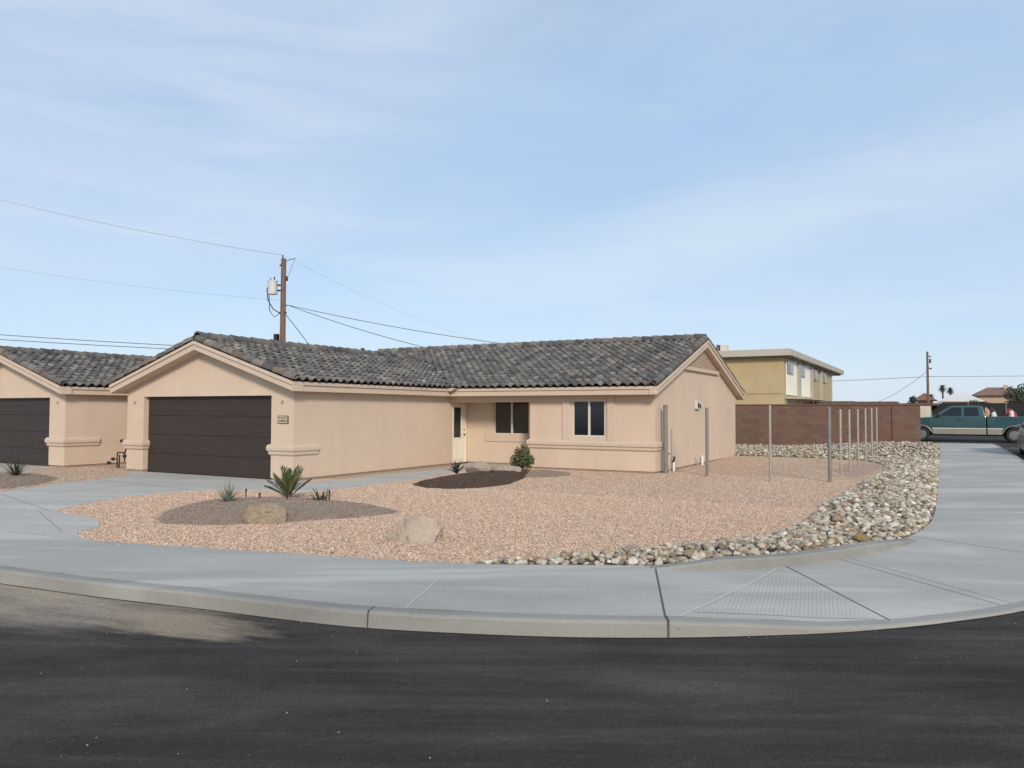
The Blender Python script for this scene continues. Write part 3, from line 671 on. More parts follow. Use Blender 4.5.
# ------------------------------------------------------------------ houses
TILEC = [(.125,.122,.115),(.165,.158,.145),(.10,.10,.097),(.20,.19,.168),(.235,.222,.192),(.145,.13,.112),(.078,.078,.078),(.175,.16,.14)]
def tcol(p=(.24,.26,.17,.11,.05,.08,.05,.04)):
    c = random.choices(TILEC, p)[0]; k = random.uniform(.98, 1.18); return (c[0]*k*1.0, c[1]*k*.97, c[2]*k*.97)
def tile_slope(mb, P0, A, U, nrm, width, length, keep=None, tw=.262, ch=.345):
    nc = max(1, round(width/tw)); tw = width/nc; nr = max(1, math.ceil(length/ch - .2)); ch = length/nr
    T = 9; prof = []
    for k in range(T):
        t = k/(T-1); prof.append((t*tw, .040*(1+math.cos(2*PI*(t-.42)))*(1 if abs(t-.42) < .5 else 0)))
    for r in range(nr):
        for c in range(nc):
            ctr = P0 + A*((c+.5)*tw) + U*((r+.5)*ch)
            if keep and not keep(ctr): continue
            col = tcol(); jit = random.uniform(-.006, .008); dx = random.uniform(-.006, .006); du = random.uniform(-.012, .012)
            dk = tuple(x*.3 for x in col); vs = []
            lo = .052 + jit; hi = .004 + jit; n0 = len(mb.v)
            for s, h, cc in ((0, lo, None), (1.06, hi, None), (0, lo-.030, 'd')):
                for x, z in prof:
                    vs.append(P0 + A*(c*tw + x + dx) + U*(r*ch + s*ch + du) + nrm*(z+h))
            fs = [(k, k+1, T+k+1, T+k) for k in range(T-1)] + [(2*T+k, 2*T+k+1, k+1, k) for k in range(T-1)]
            mb.add(vs, fs, col)
def cap_run(mb, a, b, r, lift, ln=.36, up=Vector((0,0,1)), brown=.25):
    a = Vector(a); b = Vector(b); d = (b-a); Ltot = d.length; d.normalize(); x = d.cross(up).normalized(); y = x.cross(d).normalized(); n = max(1, round(Ltot/ln)); ln = Ltot/n; S = 9
    for i in range(n):
        col = tcol()
        if random.random() < brown: col = random.choice([(.20,.155,.12),(.17,.125,.10),(.24,.20,.165)])
        vs = []; j = random.uniform(-.008,.008)
        for t, rr, l2 in ((-.05, r*1.06, .018), (1.0, r*.94, .0), (-.05, r*.86, .004)):
            for k in range(S):
                th = PI*k/(S-1)*1.14 - .07*PI
                vs.append(a + d*(i*ln + t*ln) + x*math.cos(th)*rr + y*(math.sin(th)*rr + lift + l2 + j))
        fs = [(k, k+1, S+k+1, S+k) for k in range(S-1)] + [(2*S+k, 2*S+k+1, k+1, k) for k in range(S-1)]
        mb.add(vs, fs, col)

BAND = [(0,.885),(.04,.878),(.07,.85),(.082,.80),(.078,.735),(.045,.705),(.042,.645),(.015,.615),(0,.60)]
FT, FB = 2.40, 2.17
def fascia_line(mb, p0, p1, n, depth):
    # two stepped courses; solid back to the wall
    mb.skew((p0[0], p0[1], 0) if len(p0) == 2 else p0, (p1[0], p1[1], 0) if len(p1) == 2 else p1, n, depth, FT, FT-.085)
    k = Vector(n)*.035
    a = Vector(p0 if len(p0) == 3 else (*p0, 0)) - k; b = Vector(p1 if len(p1) == 3 else (*p1, 0)) - k
    mb.skew(a, b, n, depth-.035, FT-.087, FB)

def garage_wing(H, xl, xr, y0, yb, over, sl, door, with_left, keep, gl):
    """gabled garage: front wall on y0, side walls back to yb; returns nothing, links parts to H"""
    xc = (xl+xr)/2; el, er = xl-over, xr+over; hw = (er-el)/2
    w = MB(); d0, d1, dt = door; F0 = .06
    w.panel('y', y0, xl, xr, F0, 2.3, [(d0, d1, 0, dt)], .20)
    rz = lambda x: FT + sl*(hw-abs(x-xc))
    w.add([(xl, y0, 2.3), (xr, y0, 2.3), (xr, y0, rz(xr)-.12), (xc, y0, rz(xc)-.12), (xl, y0, rz(xl)-.12)], [(0,1,2,3,4)])
    return w, xc, el, er, hw, rz
def rakes(mb, xc, el, er, y, n, depth, sl, hw):
    for e in (el, er):
        fascia_line(mb, (e, y, 0), (xc, y, sl*hw), n, depth)
def garage_door(H, d0, d1, dt, y):
    b = MB(); n = 4; hh = dt/n
    for i in range(n):
        b.box(d0+.004, d1-.004, y+.002*(i%2), y+.05, i*hh+.003, (i+1)*hh-.003)
    o = b.build('garage_door', M['garage_door'], H, bevel=.005)
    g = MB(); g.box(d0, d1, y+.03, y+.06, 0, dt); g.build('door_joint', M['dark_gap'], o)
    g = MB(); g.box(d0+.003, d1-.003, y-.004, y+.02, .0, .014); g.build('bottom_seal', M['black_plastic'], o)

# ---- the house itself
H = empty('house', (-13.5, 20, 0), 'tan single storey stucco house with grey tile roof behind the gravel yard', 'house', 'stucco houses with brown garage doors')
S1, S2 = .315, .325
XL, XR, Y0, YF, YR, XE, YB = -20.1, -13.70, 13.6, 20.35, 21.35, -6.96, 29.6
xc = -16.9; hw = 3.5; el, er = xc-hw, xc+hw                       # garage eaves at -20.4, -13.4
w, xc, el, er, hw, rz = garage_wing(H, XL, XR, Y0, YF, .3, S1, (-19.38, -14.45, 2.08), True, None, None)
w.panel('x', XR, Y0, YR, .06, 2.3, [(20.46, 21.29, 0, 1.96)], -.09)
w.panel('x', XL, Y0, YB, .06, 2.3)
w.panel('y', YR, XR, -10.85, .06, 2.05, [(-12.69, -11.42, .98, 2.04)], .07)
w.quad((-10.85, YF, .06), (-10.85, YR, .06), (-10.85, YR, 2.1), (-10.85, YF, 2.1))
w.panel('y', YF, -10.85, XE, .06, 2.3, [(-9.46, -8.43, .98, 2.04)], .07)
w.quad((XR, YF+.25, 2.06), (-10.85, YF+.25, 2.06), (-10.85, YR, 2.06), (XR, YR, 2.06))
ym = (19.9+30.05)/2; hm = (30.05-19.9)/2
mz = lambda y: FT + S2*(hm-abs(y-ym))
GV0, GV1, GVZ = 23.15, 26.10, 3.12                                   # gable vent
zr = lambda y: mz(y)-.10
w.add([(XE, YF, .06), (XE, YB, .06), (XE, YB, zr(YB)), (XE, ym, zr(ym)), (XE, YF, zr(YF))], [(0,1,2,3,4)])
w.add([(XL, YF, 2.3), (XL, YB, 2.3), (XL, ym, zr(ym))], [(0,1,2)])
w.panel('y', YB, XL, XE, .06, 2.3)
wall = w.build('wall', M['stucco'], H)
b = MB(); b.box(XR-.001, -10.851, YF+.002, YF+.25, 1.985, 2.20); b.build('porch_beam', M['stucco'], H, bevel=.01)
b = MB(); i = .02
for (x0, x1, y0, y1) in ((XL+i, -19.40, Y0+i, Y0+.2), (-14.43, XR-i, Y0+i, Y0+.2), (XR-.2, XR-i, Y0+.21, 20.45), (-10.84+i, XE-i, YF+i, YF+.2), (XE-.2, XE-i, YF+.21, YB-i), (XL+i, XL+.2, Y0+.21, YB-i), (XR+.003, -10.87, YR+i, YR+.2)):
    b.box(x0, x1, y0, y1, -.15, .0625)
b.build('foundation', M['foundation'], H)
t = MB()
fascia_line(t, (-13.4, Y0), (-13.4, 19.9), (1,0,0), .31)
fascia_line(t, (-20.4, Y0), (-20.4, YB), (-1,0,0), .31)
fascia_line(t, (-13.4-.31+.002, 19.9), (XE, 19.9), (0,-1,0), .452)
fascia_line(t, (XL, 30.05), (XE, 30.05), (0,1,0), .452)
rakes(t, xc, el, er, 13.22, (0,-1,0), .385, S1, hw)
XRK = -6.70
for ye in (19.9, 30.05): fascia_line(t, (XRK, ye, 0), (XRK, ym, S2*hm), (1,0,0), XRK-XE+.004)
t.build('fascia', M['stucco_trim'], H, bevel=.006)
for path in ([(-14.45, Y0+.16), (-14.45, Y0), (XR, Y0), (XR, 14.42)], [(XL, 14.4), (XL, Y0), (-19.38, Y0), (-19.38, Y0+.16)], [(-10.85, 20.95), (-10.85, YF), (XE, YF), (XE, 20.95)]):
    t = MB(); t.sweep(path, BAND); t.build('trim_band', M['stucco_trim'], H)
for x0, x1 in ((-9.76, -9.53), (-8.36, -8.13)):
    t = MB(); t.box(x0, x1, YF-.045, YF+.01, .88, 2.168); t.build('window_surround', M['stucco_trim'], H, bevel=.012)
t = MB(); x0, x1, x2, y0, y1, z0, z1, z2 = -13.02, -12.72, -10.852, YR-.03, YR+.01, .74, .95, 2.05
P6 = [(x0,z0),(x2,z0),(x2,z1),(x1,z1),(x1,z2),(x0,z2)]
t.prism(P6, y0, y1); t.build('window_surround', M['stucco_trim'], H, bevel=.012)
# roof
def deck(mb, q, col=(.03,.03,.03)): mb.quad(*q, col=col)
r = MB()
N1 = Vector((S1, 0, 1)).normalized(); U1 = Vector((-1, 0, S1)).normalized(); L1 = hw*math.hypot(1, S1)
N2 = Vector((-S1, 0, 1)).normalized(); U2 = Vector((1, 0, S1)).normalized()
yend = 19.9 + (S1*hw)/S2 + .3
deckz = lambda x: FT + .022 + S1*(hw-abs(x-xc))
km = lambda p: not (p.y > 19.9 and p.z < mz(p.y)+.02)
tile_slope(r, Vector((er+.06, 13.26, FT+.02-.06*S1)), Vector((0,1,0)), U1, N1, yend-13.26, L1+.06, km)
tile_slope(r, Vector((el-.06, yend, FT+.02-.06*S1)), Vector((0,-1,0)), U2, N2, yend-13.26, L1+.06, km)
NF = Vector((0, -S2, 1)).normalized(); UF = Vector((0, 1, S2)).normalized(); L2 = hm*math.hypot(1, S2)
NB = Vector((0, S2, 1)).normalized(); UB = Vector((0, -1, S2)).normalized()
kg = lambda p: not (p.x < -13.4 and p.z < FT + S1*(hw-abs(p.x-xc)) + .02) and not (p.x < xc-hw and False)
tile_slope(r, Vector((-20.35, 19.84, FT+.02-.06*S2)), Vector((1,0,0)), UF, NF, 20.35-6.75, L2+.06, kg)
tile_slope(r, Vector((-6.75, 30.11, FT+.02-.06*S2)), Vector((-1,0,0)), UB, NB, 20.35-6.75, L2+.06)
dz = .010
deck(r, [(er+.01,13.25,FT+dz), (er+.01,yend,FT+dz), (xc,yend,FT+S1*hw+dz), (xc,13.25,FT+S1*hw+dz)])
deck(r, [(el-.01,13.25,FT+dz), (el-.01,yend,FT+dz), (xc,yend,FT+S1*hw+dz), (xc,13.25,FT+S1*hw+dz)])
deck(r, [(-20.35,19.89,FT+dz), (-6.72,19.89,FT+dz), (-6.72,ym,FT+S2*hm+dz), (-20.35,ym,FT+S2*hm+dz)])
deck(r, [(-20.35,30.06,FT+dz), (-6.72,30.06,FT+dz), (-6.72,ym,FT+S2*hm+dz), (-20.35,ym,FT+S2*hm+dz)])
roof = r.build('roof', M['tile'], H, attr=True)
r = MB()
cap_run(r, (xc, 13.36, FT+S1*hw), (xc, yend-.2, FT+S1*hw), .135, .10, brown=.04)
r.build('ridge_tiles', M['tile'], roof, attr=True); r = MB()
cap_run(r, (-20.35, ym, FT+S2*hm), (-6.80, ym, FT+S2*hm), .13, .085, brown=.04)
r.build('ridge_tiles', M['tile'], roof, attr=True)
for e in (er, el):
    r = MB(); cap_run(r, (e + (.03 if e == er else -.03), 13.33, FT+.005), (xc, 13.33, FT+S1*hw+.005), .115, .05, .36, brown=.55); r.build('rake_tiles', M['tile'], roof, attr=True)
for ye in (19.86, 30.09):
    r = MB(); cap_run(r, (-6.83, ye, FT+.005), (-6.83, ym, FT+S2*hm+.005), .115, .045, .36, brown=.1); r.build('rake_tiles', M['tile'], roof, attr=True)
# gable vent
zt = FT + S2*hm - .30; hb = (zt-GVZ)/S2
def tri_panel(mb, x, grow): mb.add([(x, ym-hb-grow, GVZ), (x, ym+hb+grow, GVZ), (x, ym, zt+grow*S2)], [(0,1,2)])
v = MB(); tri_panel(v, XE+.012, 0)
vm = mat('vent_lath', (.40,.28,.19), (.52,.37,.26), 18, .9); vent = v.build('gable_vent', vm, H)
v = MB(); k = 0
zz_ = GVZ+.03
while zz_ < zt-.05:
    half = (zt-zz_)/S2 - .05
    if half > .05: v.box(XE+.014, XE+.035, ym-half, ym+half, zz_, zz_+.022)
    zz_ += .052
v.build('louvre_slats', M['stucco'], vent)
v = MB(); v.box(XE, XE+.09, ym-hb-.02, ym+hb+.02, GVZ-.13, GVZ-.002); v.build('vent_sill', M['stucco_trim'], vent, bevel=.02)
# garage door and openings
garage_door(H, -19.38, -14.45, 2.08, Y0+.15)
def slider(H, x0, x1, z0, z1, y, frame=.045):
    f = MB()
    for a, c, e, g in ((x0,x1,z0,z0+frame), (x0,x1,z1-frame,z1), (x0,x0+frame,z0+frame,z1-frame), (x1-frame,x1,z0+frame,z1-frame)):
        f.box(a, c, y-.02, y+.05, e, g)
    xm = (x0+x1)/2; f.box(xm-.03, xm+.03, y-.012, y+.045, z0+frame, z1-frame)
    o = f.build('window', M['win_frame'], H, bevel=.004)
    for a, c, dy in ((x0+frame, xm-.03, .02), (xm+.03, x1-frame, .035)):
        g = MB(); g.box(a, c, y+dy, y+dy+.01, z0+frame, z1-frame); g.build('pane', M['glass'], o)
    return o
slider(H, -9.46, -8.43, .98, 2.04, YF+.05); slider(H, -12.69, -11.42, .98, 2.04, YR+.05, .03)
d = MB(); xd = XR-.07
y0_, y1_ = 20.50, 21.25
d.box(xd, xd+.04, y0_, y1_, .05, .86); d.box(xd, xd+.04, y0_, y0_+.09, .862, 1.93); d.box(xd, xd+.04, y1_-.24, y1_, .862, 1.93); d.box(xd, xd+.04, y0_+.092, y1_-.242, 1.83, 1.93)
d.box(xd+.041, xd+.05, y0_+.12, y1_-.42, .15, .72); d.box(xd+.041, xd+.05, y0_+.40, y1_-.12, .15, .72)
door = d.build('front_door', M['cream_door'], H, bevel=.006)
g = MB(); g.box(xd+.012, xd+.024, y0_+.09, y1_-.24, .86, 1.83); g.build('door_glass', M['glass'], door)
g = MB(); g.lathe([(.0,0),(.03,.005),(.03,.03),(.02,.05)], Matrix.Translation((xd+.04, y1_-.07, .95)) @ Matrix.Rotation(PI/2, 4, 'Y'), 12)
g.lathe([(.0,0),(.028,.004),(.026,.015)], Matrix.Translation((xd+.04, y1_-.07, 1.10)) @ Matrix.Rotation(PI/2, 4, 'Y'), 12); g.build('door_knob', M['brass'], door)
f = MB(); f.box(XR-.085, XR-.01, 20.465, 20.498, .02, 1.955); f.box(XR-.085, XR-.01, 21.252, 21.285, .02, 1.955); f.box(XR-.085, XR-.01, 20.499, 21.251, 1.932, 1.955); f.build('door_frame', M['cream_door'], H)
f = MB(); f.box(XR-.085, XR+.06, 20.47, 21.28, .013, .048); f.build('door_threshold', M['brass'], H, bevel=.006)
# house number plaque with a little scene band, lamp boxes not yet fitted, utility boxes
pm = mat('plaque_face', (.52,.42,.31), (.60,.49,.37), 30, .6); dm = mat('plaque_dark', (.07,.045,.03), (.12,.08,.055), 40, .6)
p = MB(); p.box(-14.22, -13.86, Y0-.03, Y0, 1.46, 1.73); pl = p.build('house_number_plaque', dm, H, bevel=.008)
p = MB(); p.box(-14.20, -13.88, Y0-.034, Y0-.02, 1.48, 1.71); p.build('plaque_face', pm, pl)
p = MB()
hill = [(-14.20,1.535),(-14.16,1.55),(-14.12,1.575),(-14.09,1.56),(-14.05,1.58),(-14.0,1.57),(-13.95,1.56),(-13.88,1.545),(-13.88,1.525),(-14.20,1.525)]
p.prism(hill, Y0-.037, Y0-.03)
SEG = {'2':'abged','4':'fgbc','5':'afgcd','6':'afgedc'}
def digit(mb, ch, x, z, w, h, t, y0, y1):
    R_ = {'a':(x,x+w,z+h-t,z+h),'g':(x,x+w,z+h/2-t/2,z+h/2+t/2),'d':(x,x+w,z,z+t),'f':(x,x+t,z+h/2+t/2,z+h-t),'b':(x+w-t,x+w,z+h/2+t/2,z+h-t),'e':(x,x+t,z+t,z+h/2-t/2),'c':(x+w-t,x+w,z+t,z+h/2-t/2)}
    for s in SEG[ch]: a = R_[s]; mb.box(a[0], a[1], y0, y1, a[2], a[3])
for k, ch in enumerate('2425'): digit(p, ch, -14.175+k*.073, 1.60, .05, .095, .014, Y0-.038, Y0-.03)
p.build('house_number', dm, pl)
for o_ in [pl] + list(pl.children):
    for v_ in o_.data.vertices: v_.co.z = 1.395 + (v_.co.z-1.46)*.704
for x in (-14.06, -19.75):
    p = MB(); p.lathe([(.0,0),(.035,.002),(.035,.03),(.02,.035)], Matrix.Translation((x, Y0, 1.93)) @ Matrix.Rotation(PI/2, 4, 'X'), 12)
    p.tube([(x, Y0-.03, 1.93), (x+.01, Y0-.06, 1.91), (x-.01, Y0-.07, 1.87)], .007, 6); p.build('light_box', M['conduit'], H)
p = MB(); p.box(XE, XE+.10, 24.15, 24.55, 1.80, 2.05); ub = p.build('utility_box', M['can'], H, bevel=.012)
p = MB(); p.box(XE+.10, XE+.115, 24.2, 24.34, 1.84, 2.0); p.box(XE+.10, XE+.115, 24.4, 24.52, 1.83, 1.95); p.build('box_cover', M['brass'], ub)
p = MB(); p.tube([(XE+.03, 21.75, .05), (XE+.03, 21.75, 1.22)], .016, 8); p.build('conduit', M['conduit'], H)
p = MB(); p.tube([(XE+.09, 21.72, -.05), (XE+.09, 21.72, .24)], .035, 10); p.build('pipe_stub', M['pvc'], H)
p = MB(); p.tube([(XE+.03, 21.75, .26), (XE+.09, 21.74, .30), (XE+.10, 21.73, .42)], .03, 8); p.build('hose_bib', M['brass'], H)
p = MB(); p.tube([(XE+.10, 21.3, -.05), (XE+.10, 21.3, .2), (XE+.03, 21.3, .26)], .025, 8); p.build('drain_pipe', M['conduit'], H)
p = MB(); p.tube([(XE+.09, 24.7, -.05), (XE+.09, 24.7, .3)], .04, 10); p.build('pipe_stub', M['pvc'], H)
p = MB(); p.tube([(XE+.06, 24.2, -.05), (XE+.08, 24.2, .2), (XE, 24.2, .26)], .022, 8); p.build('drain_pipe', M['conduit'], H)
# splay block at the inner corner of the eaves
p = MB(); p.add([(-13.55,19.72,FT+.012),(-13.1,19.72,FT+.012),(-13.32,19.76,FT-.09),(-13.55,19.9,FT+.012),(-13.1,19.9,FT+.012)],[(0,1,2),(0,2,3),(1,4,2),(0,3,4,1)]); p.build('eave_diverter', M['win_frame'], H)
p = MB(); p.tube([(-18.3, 21.5, FT+.8), (-18.3, 21.5, 3.95)], .05, 10); p.tube([(-18.3,21.5,3.85),(-18.3,21.5,3.97)], .07, 10); p.build('vent_pipe', M['brass'], H)

# ---- neighbouring house at the left, set out the same way
NX = -25.95
H2 = empty('house', (-26, 20, 0), 'neighbouring tan stucco house cut off by the left edge of the photo', 'house', 'stucco houses with brown garage doors')
y2 = 13.4
w, c2, el2, er2, hw2, rz2 = garage_wing(H2, NX-3.2, NX+3.2, y2, 28, .3, S1, (NX-2.25, NX+2.40, 2.08), True, None, None)
xr2 = NX+3.2; xl2 = NX-3.2
w.panel('x', xr2, y2, 29, .06, 2.3); w.panel('x', xl2, y2, 29, .06, 2.3)
w.add([(xl2, 29, .06), (xr2, 29, .06), (xr2, 29, 2.3), (NX, 29, rz2(NX)-.12), (xl2, 29, 2.3)], [(0,1,2,3,4)])
w.build('wall', M['stucco'], H2)
b = MB(); b.box(xr2-.2, xr2-.02, y2+.21, 28.9, -.15, .0625); b.box(NX+2.42, xr2-.02, y2+.02, y2+.2, -.15, .0625); b.box(xl2+.02, NX-2.27, y2+.02, y2+.2, -.15, .0625); b.build('foundation', M['foundation'], H2)
t = MB(); fascia_line(t, (er2, y2), (er2, 29), (1,0,0), .302); fascia_line(t, (el2, y2), (el2, 29), (-1,0,0), .302); rakes(t, c2, el2, er2, y2-.38, (0,-1,0), .385, S1, hw2); rakes(t, c2, el2, er2, 29.3, (0,1,0), .30, S1, hw2)
t.build('fascia', M['stucco_trim'], H2, bevel=.006)
for path in ([(NX+2.40, y2+.16), (NX+2.40, y2), (xr2, y2), (xr2, y2+1.05)], [(xl2, y2+1), (xl2, y2), (NX-2.25, y2), (NX-2.25, y2+.16)]):
    t = MB(); t.sweep(path, BAND); t.build('trim_band', M['stucco_trim'], H2)
garage_door(H2, NX-2.25, NX+2.40, 2.08, y2+.15)
r = MB(); ys = y2-.34
tile_slope(r, Vector((er2+.06, ys, FT+.02-.06*S1)), Vector((0,1,0)), U1, N1, 29.3-ys, hw2*math.hypot(1,S1)+.06)
tile_slope(r, Vector((el2-.06, 29.3, FT+.02-.06*S1)), Vector((0,-1,0)), U2, N2, 29.3-ys, hw2*math.hypot(1,S1)+.06)
for e, s in ((er2, .01), (el2, -.01)): deck(r, [(e+s,ys,FT+dz), (e+s,29.3,FT+dz), (NX,29.3,FT+S1*hw2+dz), (NX,ys,FT+S1*hw2+dz)])
rf2 = r.build('roof', M['tile'], H2, attr=True)
r = MB(); cap_run(r, (NX, ys-.05, FT+S1*hw2), (NX, 29.3, FT+S1*hw2), .13, .09, brown=.04); r.build('ridge_tiles', M['tile'], rf2, attr=True)
for e in (er2+.03, el2-.03):
    r = MB(); cap_run(r, (e, ys+.07, FT+.005), (NX, ys+.07, FT+S1*hw2+.005), .115, .05, brown=.4); r.build('rake_tiles', M['tile'], rf2, attr=True)
p = MB(); p.lathe([(.0,0),(.035,.002),(.035,.03),(.02,.035)], Matrix.Translation((xr2-.38, y2, 1.93)) @ Matrix.Rotation(PI/2, 4, 'X'), 12); p.build('light_box', M['conduit'], H2)
p = MB(); p.tube([(NX+.25, 24, 3.2), (NX+.25, 24, 4.0)], .05, 10); p.tube([(NX+.25, 24, 3.9), (NX+.25, 24, 4.02)], .075, 10); p.build('vent_pipe', M['conduit'], H2)
p = MB(); p.box(xr2, xr2+.035, 15.4, 15.95, .35, .95); p.build('meter_panel', M['stucco_trim'], H2, bevel=.01)

# backflow / gas riser between the houses
g = empty('utility_riser', (-21.3, 14.15, 0), 'dark pipe riser with valves standing between the two garages', 'pipe riser')
p = MB(); p.tube([(-21.35,14.15,-.05),(-21.35,14.15,.42),(-21.33,14.15,.46),(-21.05,14.15,.46),(-21.0,14.15,.42),(-21.0,14.15,.2)], .019, 8); p.tube([(-21.25,14.15,-.05),(-21.25,14.15,.40)], .02, 8); p.tube([(-21.0,14.15,.44),(-20.92,14.15,.62),(-21.12,14.15,.80)], .022, 8); p.build('pipe', M['brass'], g)
for x, z in ((-21.55,.26), (-21.0,.36), (-21.14,.80), (-21.75,.14)):
    p = MB(); p.lathe([(.02,-.05),(.05,-.03),(.05,.03),(.02,.05)], Matrix.Translation((x,14.15,z)) @ Matrix.Rotation(PI/2,4,'Y'), 10)
    p.tube([(x,14.15,z),(x+.2 if x < -21.3 else x,14.15,z if x < -21.3 else z-.05)], .014, 6); p.build('valve', M['black_plastic'], g)

# ------------------------------------------------------------------ fence posts
def post(x, y, h, r, label, dark=False, cap=True):
    e = empty('fence_post', (x, y, G(y)), label, 'fence post', 'bare steel fence posts', world=False)
    b = MB(); b.tube([(0,0,-.2),(0,0,h)], r, 14); b.build('post', M['steel_post_dark' if dark else 'steel_post'], e, smooth=False)
    b = MB(); b.lathe([(r*1.12,-.02),(r*1.12,.01),(r*.8,.03),(r*.2,.038)], Matrix.Translation((0,0,h)), 14); b.build('post_cap', M['steel_post_dark' if dark else 'steel_post'], e)
    return e
e = post(-6.78, 20.70, 1.86, .062, 'thick grey fence post against the front right corner of the house', True)
b = MB(); b.tube([(.05,0,.55),(.13,0,.55)], .022, 8); b.build('bracket', M['steel_post_dark'], e)
post(-5.53, 20.35, 1.79, .042, 'grey fence post standing in front of the gable wall below the utility box', True)
post(-3.80, 19.75, 1.84, .030, 'slim pale fence post standing alone in the gravel between house and rock border')
post(-2.50, 20.3, 1.80, .043, 'dark thick fence post at the front end of the post row beside the rock border', True)
for (x, y), lb in zip([(-2.47,22.3),(-2.43,24.1),(-2.38,26.0),(-2.33,28.0),(-2.29,29.9),(-2.26,31.7)],
    ['slim pale fence post directly behind the dark corner post','slim pale fence post second behind the dark corner post','slim pale fence post third behind the dark corner post, in the middle of the row','slim pale fence post fourth behind the dark corner post','slim pale fence post last but one of the row near the block wall','slim pale fence post last in the row nearest the block wall']):
    post(x, y, 1.75, .031, lb)

# ------------------------------------------------------------------ block wall
bw = empty('block_wall', (-8, 35.5, .17), 'long brown split-face block wall behind the rock bed', 'wall')
b = MB(); b.box(-24, -.92, 35.5, 35.72, -.2, 2.0); b.build('wall_blocks', M['block'], bw)
b = MB(); b.box(-24.02, -.90, 35.47, 35.75, 2.002, 2.06); b.build('wall_cap', mat('wall_cap', (.13,.085,.066), (.17,.11,.085), 6, .95), bw, bevel=.01)
b = MB(); b.box(-1.98, -1.95, 35.493, 35.51, 0, 2.0); b.build('wall_joint', M['dark_gap'], bw)

# ------------------------------------------------------------------ two storey building behind
tb = empty('apartment_building', (-13, 60, .5), 'two storey olive tan building with flat overhanging roof behind the block wall', 'building')
TW = mat('olive_stucco', (.40,.315,.175), (.46,.365,.21), .6, .9); TWH = mat('white_panel', (.80,.77,.66), (.86,.83,.73), .5, .85); TRF = mat('roof_fascia', (.42,.385,.32), (.5,.46,.39), .5, .8); TPIL = mat('grey_pilaster', (.40,.36,.28), (.46,.42,.34), 1, .85)
b = MB(); b.box(-30, -9.5, 54.3, 79, -.2, 5.52); b.build('wall', TW, tb)
b = MB(); b.box(-30.6, -8.9, 53.7, 84.0, 5.52, 5.92); b.box(-30.4, -9.1, 53.9, 83.8, 5.925, 5.99); tr = b.build('roof', TRF, tb)
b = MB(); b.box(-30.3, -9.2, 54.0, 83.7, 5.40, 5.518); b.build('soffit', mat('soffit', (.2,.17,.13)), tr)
def pxY(u):                                                             # depth of features along the side wall
    return {0: 54.5}.get(u, 0)
for a, c in ((54.9, 59.2), (60.4, 65.4)):
    b = MB(); b.box(-9.49, -9.44, a, c, 2.9, 5.38); b.build('white_panel', TWH, tb)
for a in (59.4, 65.6, 71.0): b = MB(); b.box(-9.49, -9.30, a, a+.75, 1.5, 5.39); b.build('pilaster', TPIL, tb)
b = MB(); b.box(-9.49, -9.42, 78.2, 78.95, 1.5, 5.39); b.build('pilaster', TPIL, tb)
for a, c in ((55.0, 57.4), (60.6, 62.6), (67.3, 69.2), (72.6, 74.8)):
    b = MB(); b.box(-9.47, -9.40, a, c, 4.35, 5.3); o = b.build('window', mat('pale_frame', (.3,.28,.25)), tb)
    for k in range(2): g_ = MB(); L_ = (c-a)/2; g_.box(-9.41, -9.385, a+k*L_+.1, a+(k+1)*L_-.06, 4.43, 5.22); g_.build('pane', M['glass'] if k == 0 else mat('blind', (.35,.36,.37), rough=.3), o)
b = MB(); b.box(-9.48, -8.2, 54.5, 66, 2.62, 2.75); b.box(-9.47, -9.43, 54.6, 66, 1.2, 2.6); b.build('balcony_slab', TPIL, tb)
b = MB(); b.box(-17.5, -9.6, 54.27, 54.32, 2.95, 3.02); b.build('ledge', mat('ledge', (.35,.26,.13)), tb)
ac = empty('rooftop_unit', (-13.6, 55.2, 6.0), 'small cream rooftop cooler on the two storey building beside the gable peak', 'air cooler')
b = MB(); b.box(-13.95, -13.5, 54.9, 55.6, 6.02, 6.5); b.build('cooler_case', mat('cooler', (.62,.57,.47)), ac, bevel=.03)
b = MB(); b.box(-14.22, -14.02, 54.9, 55.2, 5.99, 6.5); b.build('flue', mat('flue_brown', (.13,.10,.09)), ac)
b = MB(); b.box(-13.95, -13.8, 54.95, 55.55, 5.98, 6.02); b.box(-13.65, -13.5, 54.95, 55.55, 5.98, 6.02); b.build('foot', M['brass'], ac)
# low carport roofs showing above the wall
for x0, x1, y, z, lb in ((-8.7, -6.0, 62, 2.55, 'dark flat carport roof just above the block wall beside the two storey building'), (-7.6, -4.0, 80, 2.75, 'long low brown carport roof seen over the middle of the block wall'), (-4.0, -.5, 82, 2.6, 'low brown carport roof seen over the right part of the block wall')):
    e = empty('carport', ((x0+x1)/2, y, .5), lb, 'carport')
    b = MB(); b.box(x0, x1, y, y+5, z-.22, z); b.build('roof', mat('carport_roof', (.10,.065,.05), (.15,.10,.08), 2), e)
    for xx in (x0+.1, x1-.2):
        b = MB(); b.box(xx, xx+.1, y+.1, y+.2, .2, z-.221); b.build('support_post', M['brass'], e)

